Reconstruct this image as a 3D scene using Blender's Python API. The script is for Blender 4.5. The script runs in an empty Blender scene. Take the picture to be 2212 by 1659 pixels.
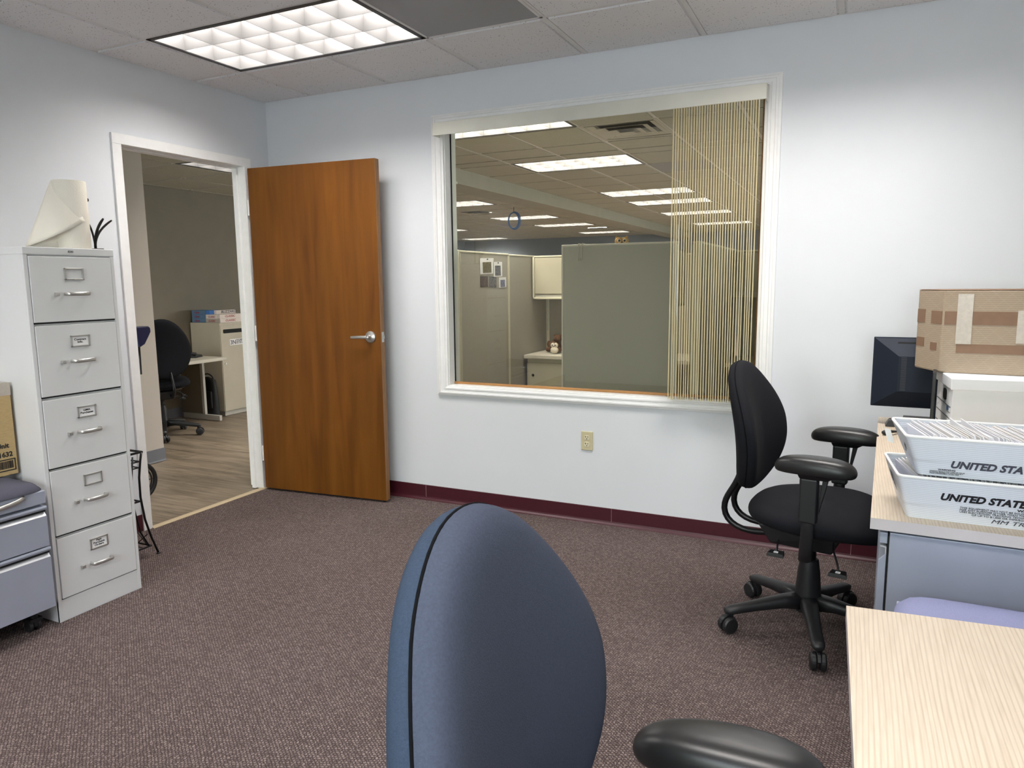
import bpy, bmesh, math, random
from mathutils import Vector, Matrix, Euler
random.seed(7)
PI = math.pi
C = bpy.context.scene.collection
V = Vector

# ------------------------------------------------------------------ materials
def mat(name, col, rough=0.5, metal=0.0, spec=0.5, noise=None, bump=None, emit=None):
    """noise=(scale, amount, stretch xyz); bump=(scale, strength, distance)"""
    m = bpy.data.materials.new(name); m.use_nodes = True
    nt = m.node_tree; b = nt.nodes['Principled BSDF']
    b.inputs['Base Color'].default_value = (*col, 1)
    b.inputs['Roughness'].default_value = rough
    b.inputs['Metallic'].default_value = metal
    b.inputs['Specular IOR Level'].default_value = spec
    tc = nt.nodes.new('ShaderNodeTexCoord')
    def nz(scale, st=(1, 1, 1), det=4):
        mp = nt.nodes.new('ShaderNodeMapping'); mp.inputs['Scale'].default_value = st
        nt.links.new(tc.outputs['Object'], mp.inputs['Vector'])
        n = nt.nodes.new('ShaderNodeTexNoise'); n.inputs['Scale'].default_value = scale; n.inputs['Detail'].default_value = det
        nt.links.new(mp.outputs[0], n.inputs['Vector']); return n
    n0 = noise or (6, 0.04, (1, 1, 1))
    n = nz(n0[0], n0[2]); r = nt.nodes.new('ShaderNodeValToRGB')
    a = n0[1]
    r.color_ramp.elements[0].position = 0.3; r.color_ramp.elements[1].position = 0.7
    r.color_ramp.elements[0].color = (*[max(0, c * (1 - a)) for c in col], 1)
    r.color_ramp.elements[1].color = (*[min(1, c * (1 + a)) for c in col], 1)
    nt.links.new(n.outputs['Fac'], r.inputs[0]); nt.links.new(r.outputs[0], b.inputs['Base Color'])
    if bump:
        nb = nz(bump[0]); bp = nt.nodes.new('ShaderNodeBump')
        bp.inputs['Strength'].default_value = bump[1]; bp.inputs['Distance'].default_value = bump[2]
        nt.links.new(nb.outputs['Fac'], bp.inputs['Height']); nt.links.new(bp.outputs[0], b.inputs['Normal'])
    if emit:
        b.inputs['Emission Color'].default_value = (*emit[0], 1); b.inputs['Emission Strength'].default_value = emit[1]
    return m

def srgb(r, g, b):
    f = lambda c: (c / 255 / 12.92) if c / 255 <= 0.04045 else ((c / 255 + 0.055) / 1.055) ** 2.4
    return (f(r), f(g), f(b))

def nodes(m):
    return m.node_tree.nodes, m.node_tree.links, m.node_tree.nodes['Principled BSDF']

M = {}
M['wall'] = mat('wall_paint', srgb(226, 229, 233), 0.55, noise=(3, 0.012, (1, 1, 1)), bump=(160, 0.12, 0.002))
M['hallwall'] = mat('hall_paint', srgb(196, 188, 178), 0.6, noise=(3, 0.012, (1, 1, 1)), bump=(160, 0.1, 0.002))
M['tanwall'] = mat('far_hall_paint', srgb(122, 113, 97), 0.6, bump=(160, 0.1, 0.002))
M['offwall'] = mat('office_paint', srgb(128, 136, 146), 0.6)
M['trim'] = mat('white_trim_paint', srgb(244, 244, 243), 0.35, noise=(20, 0.02, (1, 1, 1)))
M['tbar'] = mat('ceiling_bar', srgb(222, 220, 218), 0.45)
M['black'] = mat('black_plastic', srgb(30, 31, 33), 0.42, bump=(400, 0.1, 0.0005))
M['pad'] = mat('armpad_urethane', srgb(26, 26, 27), 0.36, bump=(500, 0.15, 0.0004))
M['blackmetal'] = mat('black_metal', srgb(22, 22, 24), 0.3, metal=0.3)
M['rubber'] = mat('black_rubber', srgb(28, 28, 30), 0.6)
M['chrome'] = mat('satin_chrome', srgb(196, 194, 190), 0.33, metal=0.85, noise=(8, 0.01, (1, 1, 1)))
M['alu'] = mat('brushed_aluminium', srgb(200, 200, 200), 0.32, metal=0.9)
M['cab'] = mat('grey_cabinet_enamel', srgb(216, 217, 217), 0.38, noise=(5, 0.015, (1, 1, 1)), bump=(300, 0.05, 0.0005))
M['paper'] = mat('white_paper', srgb(238, 238, 238), 0.7)
M['envelope'] = mat('envelope_paper', srgb(236, 236, 240), 0.75)
M['envelope2'] = mat('envelope_paper_grey', srgb(214, 214, 222), 0.75)
M['envelope3'] = mat('envelope_paper_cream', srgb(232, 229, 226), 0.75)
M['towel'] = mat('towel_paper', srgb(244, 238, 224), 0.9, bump=(220, 0.5, 0.002))
M['ink'] = mat('black_ink', srgb(25, 25, 30), 0.6)
M['inkgrey'] = mat('grey_ink', srgb(70, 72, 82), 0.6)
M['inkred'] = mat('red_ink', srgb(150, 25, 40), 0.6)
M['inkblue'] = mat('blue_ink', srgb(40, 80, 130), 0.6)
M['dark'] = mat('dark_void', srgb(10, 10, 11), 0.8)
M['pedmetal'] = mat('silver_blue_enamel', srgb(170, 176, 192), 0.33, metal=0.25, bump=(600, 0.05, 0.0004))
M['pedlip'] = mat('pale_drawer_lip', srgb(196, 198, 202), 0.3, metal=0.2)
M['cushion'] = mat('grey_mauve_cushion', srgb(84, 84, 96), 0.95, spec=0.15, noise=(300, 0.1, (1, 1, 1)), bump=(700, 0.4, 0.001))
M['lilac'] = mat('lilac_cushion', srgb(140, 144, 180), 0.95, noise=(300, 0.06, (1, 1, 1)), bump=(700, 0.4, 0.001))
M['blue'] = mat('slate_blue_upholstery', srgb(63, 69, 84), 0.95, spec=0.15, noise=(350, 0.1, (1, 1, 1)), bump=(600, 0.5, 0.0012))
M['bluesh'] = mat('slate_blue_shell_upholstery', srgb(50, 61, 78), 0.95, spec=0.15, noise=(350, 0.09, (1, 1, 1)), bump=(600, 0.5, 0.0012))
M['fabric'] = mat('black_upholstery', srgb(22, 23, 28), 0.9, spec=0.2, noise=(400, 0.1, (1, 1, 1)), bump=(900, 0.3, 0.0006))
M['pipe'] = mat('black_piping', srgb(10, 11, 14), 0.9, spec=0.1)
M['base'] = mat('maroon_vinyl', srgb(70, 22, 33), 0.4, noise=(30, 0.05, (1, 1, 1)))
M['baseseam'] = mat('vinyl_seam', srgb(150, 120, 122), 0.6)
M['hallbase'] = mat('grey_vinyl', srgb(112, 114, 120), 0.45)
M['cream'] = mat('cream_plastic', srgb(206, 196, 160), 0.35)
M['creamlt'] = mat('cream_plastic_light', srgb(222, 214, 184), 0.3)
M['screen'] = mat('monitor_plastic', srgb(30, 37, 50), 0.6, spec=0.25)
M['monitor_top'] = mat('monitor_plastic_grey_brown', srgb(74, 70, 68), 0.5)  # lighter grey-brown variant of the monitor plastic
M['whitebox'] = mat('white_corrugated', srgb(234, 236, 241), 0.75, noise=(4, 0.02, (1, 1, 1)))
M['vent'] = mat('vent_metal', srgb(190, 186, 174), 0.45)
M['beige'] = mat('putty_laminate', srgb(196, 190, 174), 0.45)
M['beigemetal'] = mat('putty_metal', srgb(180, 174, 152), 0.42)
M['panelfab'] = mat('partition_fabric', srgb(164, 159, 146), 0.95, noise=(160, 0.07, (1, 1, 1)), bump=(500, 0.4, 0.001))
M['panelfab2'] = mat('partition_fabric_grey', srgb(178, 178, 166), 0.95, noise=(160, 0.07, (1, 0.3, 3)), bump=(500, 0.4, 0.001))
M['paneltrim'] = mat('cream_partition_trim', srgb(204, 199, 174), 0.4)
M['paneltrim2'] = mat('grey_partition_trim', srgb(212, 210, 196), 0.4)
M['valance'] = mat('ivory_valance', srgb(222, 220, 208), 0.4)
M['vane_old'] = mat('cream_vane_fabric', srgb(236, 229, 200), 0.7, noise=(200, 0.04, (1, 1, 1)))
M['bead'] = mat('honey_wood_bead', srgb(174, 126, 74), 0.4, noise=(30, 0.15, (0.2, 3, 3)))
M['binmetal'] = mat('putty_bin_enamel', srgb(186, 176, 156), 0.45)
M['blueplastic'] = mat('navy_plastic', srgb(30, 34, 70), 0.35)
M['red'] = mat('red_plastic', srgb(130, 22, 26), 0.4)
M['owl'] = mat('ochre_plush', srgb(176, 138, 74), 0.9)
M['brownfur'] = mat('brown_plush', srgb(92, 62, 36), 0.95, noise=(120, 0.25, (1, 1, 1)), bump=(300, 0.8, 0.003))
M['whitefur'] = mat('cream_plush', srgb(220, 210, 190), 0.95, bump=(300, 0.6, 0.003))
M['bag'] = mat('black_nylon', srgb(18, 18, 20), 0.6)
M['far_desk_edge'] = mat('pale_grey_edge', srgb(188, 184, 176), 0.5)
M['boxblue'] = mat('blue_carton', srgb(92, 120, 150), 0.6)
M['boxsky'] = mat('sky_blue_carton', srgb(70, 120, 190), 0.6)
M['boxwhite'] = mat('white_carton', srgb(226, 214, 206), 0.6)
M['boxgrey'] = mat('pale_grey_carton', srgb(176, 166, 154), 0.6)
M['cableblue'] = mat('blue_cable', srgb(60, 110, 170), 0.4)
M['leaf'] = mat('foliage', srgb(90, 140, 60), 0.8, noise=(5, 0.4, (1, 1, 1)))
M['bark'] = mat('bark', srgb(90, 72, 56), 0.9)
M['bounce_ground'] = mat('pavement', srgb(186, 187, 184), 0.9, noise=(2, 0.1, (1, 1, 1)))  # pale tone picked so the ground bounces skylight up to the ceiling
M['photo_a'] = mat('photo_print_yellow', srgb(90, 82, 44), 0.4, noise=(70, 0.8, (1, 1, 1)))
M['photo_b'] = mat('photo_print_grey', srgb(84, 84, 92), 0.4, noise=(70, 0.8, (1, 1, 1)))
M['photo_c'] = mat('photo_print_dark', srgb(66, 50, 50), 0.4, noise=(70, 0.8, (1, 1, 1)))
M['photo_d'] = mat('photo_print_blue', srgb(86, 90, 130), 0.4, noise=(60, 0.8, (1, 1, 1)))
M['kraft'] = mat('kraft_tape_patch', srgb(134, 104, 82), 0.6, noise=(30, 0.05, (1, 1, 1)))
M['cleartape'] = mat('clear_tape', srgb(192, 182, 170), 0.25, noise=(60, 0.08, (1, 1, 1)))
M['metalgrey'] = mat('plain_steel', srgb(150, 150, 152), 0.35, metal=0.8)

def glass_mat(name, col, spec):
    m = bpy.data.materials.new(name); m.use_nodes = True
    nt = m.node_tree; nt.nodes.clear()
    o = nt.nodes.new('ShaderNodeOutputMaterial'); mx = nt.nodes.new('ShaderNodeMixShader')
    t = nt.nodes.new('ShaderNodeBsdfTransparent'); g = nt.nodes.new('ShaderNodeBsdfGlossy'); f = nt.nodes.new('ShaderNodeFresnel')
    t.inputs[0].default_value = (*col, 1); g.inputs['Roughness'].default_value = 0.0; g.inputs[0].default_value = (spec, spec, spec, 1)
    f.inputs[0].default_value = 1.5
    nt.links.new(f.outputs[0], mx.inputs[0]); nt.links.new(t.outputs[0], mx.inputs[1]); nt.links.new(g.outputs[0], mx.inputs[2])
    nt.links.new(mx.outputs[0], o.inputs[0]); return m
M['glass'] = glass_mat('tinted_window_glass', (0.92, 0.91, 0.87), 1.0)
M['clear'] = glass_mat('clear_window_glass', (0.96, 0.97, 0.97), 1.0)

def vane_mat():
    m = bpy.data.materials.new('cream_vane_cloth'); m.use_nodes = True; nt = m.node_tree; nt.nodes.clear()
    o = nt.nodes.new('ShaderNodeOutputMaterial'); mx = nt.nodes.new('ShaderNodeMixShader'); d = nt.nodes.new('ShaderNodeBsdfDiffuse'); t = nt.nodes.new('ShaderNodeBsdfTranslucent')
    tc = nt.nodes.new('ShaderNodeTexCoord'); n = nt.nodes.new('ShaderNodeTexNoise'); n.inputs['Scale'].default_value = 200; r = nt.nodes.new('ShaderNodeValToRGB')
    r.color_ramp.elements[0].color = (*srgb(232, 222, 184), 1); r.color_ramp.elements[1].color = (*srgb(243, 234, 200), 1)
    nt.links.new(tc.outputs['Object'], n.inputs['Vector']); nt.links.new(n.outputs['Fac'], r.inputs[0])
    for s in (d, t): nt.links.new(r.outputs[0], s.inputs[0])
    mx.inputs[0].default_value = 0.45; nt.links.new(d.outputs[0], mx.inputs[1]); nt.links.new(t.outputs[0], mx.inputs[2]); nt.links.new(mx.outputs[0], o.inputs[0]); return m
M['vane'] = vane_mat()

def carpet_mat():
    m = mat('mauve_loop_carpet', srgb(110, 96, 94), 0.95, spec=0.1)
    N, L, B = nodes(m)
    tc = N.new('ShaderNodeTexCoord'); mp = N.new('ShaderNodeMapping')
    mp.inputs['Rotation'].default_value = (0, 0, math.radians(36)); L.new(tc.outputs['Object'], mp.inputs[0])
    br = N.new('ShaderNodeTexBrick'); br.inputs['Scale'].default_value = 1.0
    br.inputs['Brick Width'].default_value = 0.0105; br.inputs['Row Height'].default_value = 0.0092
    br.inputs['Mortar Size'].default_value = 0.0026; br.inputs['Mortar Smooth'].default_value = 1.0
    br.inputs['Color1'].default_value = (*srgb(149, 136, 131), 1); br.inputs['Color2'].default_value = (*srgb(112, 101, 97), 1)
    br.inputs['Mortar'].default_value = (*srgb(84, 71, 71), 1)
    nz = N.new('ShaderNodeTexNoise'); nz.inputs['Scale'].default_value = 300; nz.inputs['Detail'].default_value = 5; nz.inputs['Roughness'].default_value = 0.75
    L.new(tc.outputs['Object'], nz.inputs['Vector'])
    # wobble the lattice a little
    nw = N.new('ShaderNodeTexNoise'); nw.inputs['Scale'].default_value = 110; nw.inputs['Detail'].default_value = 3
    L.new(tc.outputs['Object'], nw.inputs['Vector'])
    vm = N.new('ShaderNodeVectorMath'); vm.operation = 'MULTIPLY_ADD'
    L.new(nw.outputs['Color'], vm.inputs[0]); vm.inputs[1].default_value = (0.013, 0.013, 0); L.new(mp.outputs[0], vm.inputs[2])
    L.new(vm.outputs[0], br.inputs['Vector'])
    mx = N.new('ShaderNodeMix'); mx.data_type = 'RGBA'; mx.blend_type = 'MULTIPLY'; mx.inputs[0].default_value = 1.0
    rp = N.new('ShaderNodeValToRGB'); rp.color_ramp.elements[0].position = 0.3; rp.color_ramp.elements[0].color = (0.38, 0.36, 0.37, 1)
    rp.color_ramp.elements[1].position = 0.72; rp.color_ramp.elements[1].color = (1.42, 1.40, 1.40, 1)
    L.new(nz.outputs['Fac'], rp.inputs[0]); L.new(br.outputs['Color'], mx.inputs[6]); L.new(rp.outputs[0], mx.inputs[7])
    ns = N.new('ShaderNodeTexNoise'); ns.inputs['Scale'].default_value = 1.3; ns.inputs['Detail'].default_value = 3
    L.new(tc.outputs['Object'], ns.inputs['Vector'])
    r2 = N.new('ShaderNodeValToRGB'); r2.color_ramp.elements[0].position = 0.3; r2.color_ramp.elements[0].color = (0.9, 0.885, 0.87, 1)
    r2.color_ramp.elements[1].position = 0.7; r2.color_ramp.elements[1].color = (1.04, 1.04, 1.05, 1)
    L.new(ns.outputs['Fac'], r2.inputs[0])
    m2 = N.new('ShaderNodeMix'); m2.data_type = 'RGBA'; m2.blend_type = 'MULTIPLY'; m2.inputs[0].default_value = 1.0
    L.new(mx.outputs[2], m2.inputs[6]); L.new(r2.outputs[0], m2.inputs[7]); L.new(m2.outputs[2], B.inputs['Base Color'])
    bp = N.new('ShaderNodeBump'); bp.inputs['Strength'].default_value = 0.8; bp.inputs['Distance'].default_value = 0.004
    inv = N.new('ShaderNodeMath'); inv.operation = 'SUBTRACT'; inv.inputs[0].default_value = 1.0
    L.new(br.outputs['Fac'], inv.inputs[1]); L.new(inv.outputs[0], bp.inputs['Height']); L.new(bp.outputs[0], B.inputs['Normal'])
    return m
M['carpet'] = carpet_mat()

def wood_mat(name, cols, rough, scale, stretch, rot=(0, 0, 0), dist=1.5, spec=0.5, pos=(0.25, 0.5, 0.75), coarse=None):
    m = mat(name, cols[1], rough, spec=spec)
    N, L, B = nodes(m)
    tc = N.new('ShaderNodeTexCoord'); mp = N.new('ShaderNodeMapping')
    mp.inputs['Rotation'].default_value = rot; mp.inputs['Scale'].default_value = stretch
    L.new(tc.outputs['Object'], mp.inputs[0])
    n = N.new('ShaderNodeTexNoise'); n.inputs['Scale'].default_value = scale; n.inputs['Detail'].default_value = 6
    n.inputs['Distortion'].default_value = dist; L.new(mp.outputs[0], n.inputs['Vector'])
    r = N.new('ShaderNodeValToRGB'); e = r.color_ramp.elements
    e[0].position = pos[0]; e[0].color = (*cols[0], 1); e[1].position = pos[2]; e[1].color = (*cols[2], 1)
    k = e.new(pos[1]); k.color = (*cols[1], 1)
    L.new(n.outputs['Fac'], r.inputs[0]); out = r.outputs[0]
    if coarse:
        n2 = N.new('ShaderNodeTexNoise'); n2.inputs['Scale'].default_value = coarse[0]; n2.inputs['Detail'].default_value = 3
        mp2 = N.new('ShaderNodeMapping'); mp2.inputs['Scale'].default_value = coarse[1]; mp2.inputs['Rotation'].default_value = rot
        L.new(tc.outputs['Object'], mp2.inputs[0]); L.new(mp2.outputs[0], n2.inputs['Vector'])
        r2 = N.new('ShaderNodeValToRGB'); r2.color_ramp.elements[0].position = 0.35; r2.color_ramp.elements[1].position = 0.65
        r2.color_ramp.elements[0].color = (*[coarse[2]] * 3, 1); r2.color_ramp.elements[1].color = (*[coarse[3]] * 3, 1)
        L.new(n2.outputs['Fac'], r2.inputs[0])
        mx = N.new('ShaderNodeMix'); mx.data_type = 'RGBA'; mx.blend_type = 'MULTIPLY'; mx.inputs[0].default_value = 1.0
        L.new(out, mx.inputs[6]); L.new(r2.outputs[0], mx.inputs[7]); out = mx.outputs[2]
    L.new(out, B.inputs['Base Color'])
    return m
M['door'] = wood_mat('honey_birch_veneer', (srgb(98, 56, 14), srgb(116, 70, 18), srgb(126, 79, 24)), 0.42, 7, (2.2, 2.2, 0.18), dist=0.6, spec=0.3,
                     coarse=(2.2, (2.4, 2.4, 0.4), 0.80, 1.06))
M['dooredge'] = wood_mat('honey_birch_edge', (srgb(120, 84, 48), srgb(140, 100, 58), srgb(150, 110, 66)), 0.5, 20, (3, 3, 0.2))

def ash_mat():
    m = mat('pale_ash_laminate', srgb(226, 206, 176), 0.42)
    N, L, B = nodes(m)
    tc = N.new('ShaderNodeTexCoord'); mp = N.new('ShaderNodeMapping'); mp.inputs['Scale'].default_value = (1, 0.07, 1)
    L.new(tc.outputs['Object'], mp.inputs[0])
    w = N.new('ShaderNodeTexWave'); w.wave_type = 'BANDS'; w.bands_direction = 'X'; w.inputs['Scale'].default_value = 40
    w.inputs['Distortion'].default_value = 6.0; w.inputs['Detail'].default_value = 1.0; w.inputs['Detail Scale'].default_value = 0.6
    L.new(mp.outputs[0], w.inputs['Vector'])
    mp3 = N.new('ShaderNodeMapping'); mp3.inputs['Scale'].default_value = (1, 0.05, 1); L.new(tc.outputs['Object'], mp3.inputs[0])
    n = N.new('ShaderNodeTexNoise'); n.inputs['Scale'].default_value = 260; L.new(mp3.outputs[0], n.inputs['Vector'])
    r = N.new('ShaderNodeValToRGB'); e = r.color_ramp.elements
    e[0].position = 0.0; e[0].color = (*srgb(190, 175, 154), 1); e[1].position = 0.45; e[1].color = (*srgb(206, 192, 173), 1)
    L.new(w.outputs['Fac'], r.inputs[0])
    r2 = N.new('ShaderNodeValToRGB'); r2.color_ramp.elements[0].position = 0.3; r2.color_ramp.elements[0].color = (0.9, 0.88, 0.86, 1)
    r2.color_ramp.elements[1].position = 0.6; r2.color_ramp.elements[1].color = (1, 1, 1, 1); L.new(n.outputs['Fac'], r2.inputs[0])
    mx = N.new('ShaderNodeMix'); mx.data_type = 'RGBA'; mx.blend_type = 'MULTIPLY'; mx.inputs[0].default_value = 1.0
    L.new(r.outputs[0], mx.inputs[6]); L.new(r2.outputs[0], mx.inputs[7]); L.new(mx.outputs[2], B.inputs['Base Color'])
    return m
M['ash'] = ash_mat()
M['edge'] = mat('grey_white_edge_band', srgb(196, 190, 192), 0.5)

def plank_mat():
    m = wood_mat('grey_oak_planks', (srgb(98, 86, 72), srgb(138, 123, 105), srgb(160, 146, 128)), 0.42, 5, (0.5, 5, 1), dist=1.2,
                 coarse=(1.6, (0.5, 5.5, 1), 0.78, 1.08))
    N, L, B = nodes(m)
    src = B.inputs['Base Color'].links[0].from_socket
    tc = N.new('ShaderNodeTexCoord'); br = N.new('ShaderNodeTexBrick'); br.inputs['Scale'].default_value = 1
    br.inputs['Brick Width'].default_value = 1.22; br.inputs['Row Height'].default_value = 0.18; br.inputs['Mortar Size'].default_value = 0.0018
    br.inputs['Color1'].default_value = (1, 1, 1, 1); br.inputs['Color2'].default_value = (0.82, 0.81, 0.8, 1); br.inputs['Mortar'].default_value = (0.35, 0.33, 0.3, 1)
    L.new(tc.outputs['Object'], br.inputs['Vector'])
    mx = N.new('ShaderNodeMix'); mx.data_type = 'RGBA'; mx.blend_type = 'MULTIPLY'; mx.inputs[0].default_value = 1.0
    L.new(src, mx.inputs[6]); L.new(br.outputs['Color'], mx.inputs[7]); L.new(mx.outputs[2], B.inputs['Base Color'])
    return m
M['plank'] = plank_mat()

def tile_mat(name, col):
    m = mat(name, col, 0.9, spec=0.1)
    N, L, B = nodes(m); tc = N.new('ShaderNodeTexCoord')
    v = N.new('ShaderNodeTexVoronoi'); v.inputs['Scale'].default_value = 75; v.inputs['Randomness'].default_value = 1
    L.new(tc.outputs['Object'], v.inputs['Vector'])
    n = N.new('ShaderNodeTexNoise'); n.inputs['Scale'].default_value = 40; L.new(tc.outputs['Object'], n.inputs['Vector'])
    a = N.new('ShaderNodeMath'); a.operation = 'MULTIPLY_ADD'; L.new(n.outputs['Fac'], a.inputs[0]); a.inputs[1].default_value = -0.42; a.inputs[2].default_value = 0.36
    lt = N.new('ShaderNodeMath'); lt.operation = 'LESS_THAN'; L.new(v.outputs['Distance'], lt.inputs[0]); L.new(a.outputs[0], lt.inputs[1])
    mx = N.new('ShaderNodeMix'); mx.data_type = 'RGBA'; L.new(lt.outputs[0], mx.inputs[0])
    mx.inputs[6].default_value = (*col, 1); mx.inputs[7].default_value = (*[c * 0.42 for c in col], 1)
    L.new(mx.outputs[2], B.inputs['Base Color'])
    bp = N.new('ShaderNodeBump'); bp.invert = True; bp.inputs['Strength'].default_value = 0.4; bp.inputs['Distance'].default_value = 0.002
    L.new(lt.outputs[0], bp.inputs['Height']); L.new(bp.outputs[0], B.inputs['Normal'])
    return m
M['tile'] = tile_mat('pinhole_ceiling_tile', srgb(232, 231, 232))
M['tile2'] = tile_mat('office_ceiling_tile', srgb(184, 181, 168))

def perf_mat():
    m = mat('perforated_grey_metal', srgb(120, 120, 122), 0.5)
    N, L, B = nodes(m); tc = N.new('ShaderNodeTexCoord'); mp = N.new('ShaderNodeMapping'); mp.inputs['Rotation'].default_value = (0, 0, 0.785)
    L.new(tc.outputs['Object'], mp.inputs[0])
    v = N.new('ShaderNodeTexVoronoi'); v.inputs['Scale'].default_value = 190; v.inputs['Randomness'].default_value = 0
    L.new(mp.outputs[0], v.inputs['Vector'])
    lt = N.new('ShaderNodeMath'); lt.operation = 'LESS_THAN'; L.new(v.outputs['Distance'], lt.inputs[0]); lt.inputs[1].default_value = 0.38
    mx = N.new('ShaderNodeMix'); mx.data_type = 'RGBA'; L.new(lt.outputs[0], mx.inputs[0])
    mx.inputs[6].default_value = (*srgb(150, 150, 152), 1); mx.inputs[7].default_value = (*srgb(30, 32, 34), 1)
    L.new(mx.outputs[2], B.inputs['Base Color']); return m
M['perf'] = perf_mat()

def board_mat():
    m = mat('brown_cardboard', srgb(168, 150, 130), 0.7, noise=(5, 0.05, (1, 1, 1)))
    N, L, B = nodes(m); src = B.inputs['Base Color'].links[0].from_socket
    tc = N.new('ShaderNodeTexCoord')
    w = N.new('ShaderNodeTexWave'); w.bands_direction = 'Z'; w.inputs['Scale'].default_value = 42; w.inputs['Distortion'].default_value = 0.6
    L.new(tc.outputs['Object'], w.inputs['Vector'])
    r = N.new('ShaderNodeValToRGB'); r.color_ramp.elements[0].color = (0.9, 0.9, 0.9, 1); r.color_ramp.elements[1].color = (1.08, 1.08, 1.08, 1)
    L.new(w.outputs['Fac'], r.inputs[0]); mx = N.new('ShaderNodeMix'); mx.data_type = 'RGBA'; mx.blend_type = 'MULTIPLY'; mx.inputs[0].default_value = 1
    L.new(src, mx.inputs[6]); L.new(r.outputs[0], mx.inputs[7])
    # filament lattice of the reinforced tape: thin crossing pale lines
    out = mx.outputs[2]
    for ang in (0.8, -0.8):
        mp = N.new('ShaderNodeMapping'); mp.inputs['Rotation'].default_value = (0, ang, 0); L.new(tc.outputs['Object'], mp.inputs[0])
        w2 = N.new('ShaderNodeTexWave'); w2.bands_direction = 'X'; w2.wave_profile = 'SAW'; w2.inputs['Scale'].default_value = 9.5; w2.inputs['Distortion'].default_value = 0.15
        L.new(mp.outputs[0], w2.inputs['Vector'])
        g = N.new('ShaderNodeMath'); g.operation = 'GREATER_THAN'; g.inputs[1].default_value = 0.965; L.new(w2.outputs['Fac'], g.inputs[0])
        s = N.new('ShaderNodeMath'); s.operation = 'MULTIPLY'; s.inputs[1].default_value = 0.13; L.new(g.outputs[0], s.inputs[0])
        m3 = N.new('ShaderNodeMix'); m3.data_type = 'RGBA'; L.new(s.outputs[0], m3.inputs[0]); L.new(out, m3.inputs[6]); m3.inputs[7].default_value = (*srgb(226, 212, 190), 1)
        out = m3.outputs[2]
    L.new(out, B.inputs['Base Color']); return m
M['board'] = board_mat()
M['board2'] = mat('plain_cardboard', srgb(190, 164, 116), 0.7, noise=(60, 0.07, (0.2, 1, 3)))

def tray_mat():
    m = mat('grey_white_fluted_plastic', srgb(228, 232, 240), 0.32, noise=(3, 0.03, (1, 1, 1)))
    N, L, B = nodes(m); src = B.inputs['Base Color'].links[0].from_socket
    tc = N.new('ShaderNodeTexCoord')
    w = N.new('ShaderNodeTexWave'); w.bands_direction = 'Z'; w.inputs['Scale'].default_value = 62; w.inputs['Distortion'].default_value = 0.5
    L.new(tc.outputs['Object'], w.inputs['Vector'])
    r = N.new('ShaderNodeValToRGB'); r.color_ramp.elements[0].color = (0.8, 0.82, 0.86, 1); r.color_ramp.elements[1].color = (1.04, 1.04, 1.04, 1)
    L.new(w.outputs['Fac'], r.inputs[0]); mx = N.new('ShaderNodeMix'); mx.data_type = 'RGBA'; mx.blend_type = 'MULTIPLY'; mx.inputs[0].default_value = 1
    L.new(src, mx.inputs[6]); L.new(r.outputs[0], mx.inputs[7])
    n = N.new('ShaderNodeTexNoise'); n.inputs['Scale'].default_value = 12; n.inputs['Detail'].default_value = 5
    mp = N.new('ShaderNodeMapping'); mp.inputs['Scale'].default_value = (0.3, 1, 3); L.new(tc.outputs['Object'], mp.inputs[0]); L.new(mp.outputs[0], n.inputs['Vector'])
    r2 = N.new('ShaderNodeValToRGB'); r2.color_ramp.elements[0].position = 0.3; r2.color_ramp.elements[0].color = (0.78, 0.78, 0.78, 1); r2.color_ramp.elements[1].position = 0.45
    L.new(n.outputs['Fac'], r2.inputs[0]); m2 = N.new('ShaderNodeMix'); m2.data_type = 'RGBA'; m2.blend_type = 'MULTIPLY'; m2.inputs[0].default_value = 1
    L.new(mx.outputs[2], m2.inputs[6]); L.new(r2.outputs[0], m2.inputs[7]); L.new(m2.outputs[2], B.inputs['Base Color']); return m
M['tray'] = tray_mat()

LAMP = 28.0
M['lens'] = mat('lamp_lens', (0.9, 0.9, 0.9), 0.5, emit=((1.0, 0.955, 0.915), LAMP))
M['lens_far'] = mat('lamp_lens_office', (0.9, 0.9, 0.9), 0.5, emit=((1.0, 0.97, 0.93), LAMP * 1.55))
M['lens_hall'] = mat('lamp_lens_hall', (0.9, 0.9, 0.9), 0.5, emit=((1.0, 0.96, 0.90), LAMP * 0.72))
M['louver'] = mat('louver_aluminium', (0.115, 0.112, 0.11), 0.35)
M['louver_far'] = mat('louver_aluminium_office', (0.135, 0.133, 0.13), 0.35)
M['lframe'] = mat('fixture_frame', srgb(60, 60, 60), 0.5)

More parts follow.
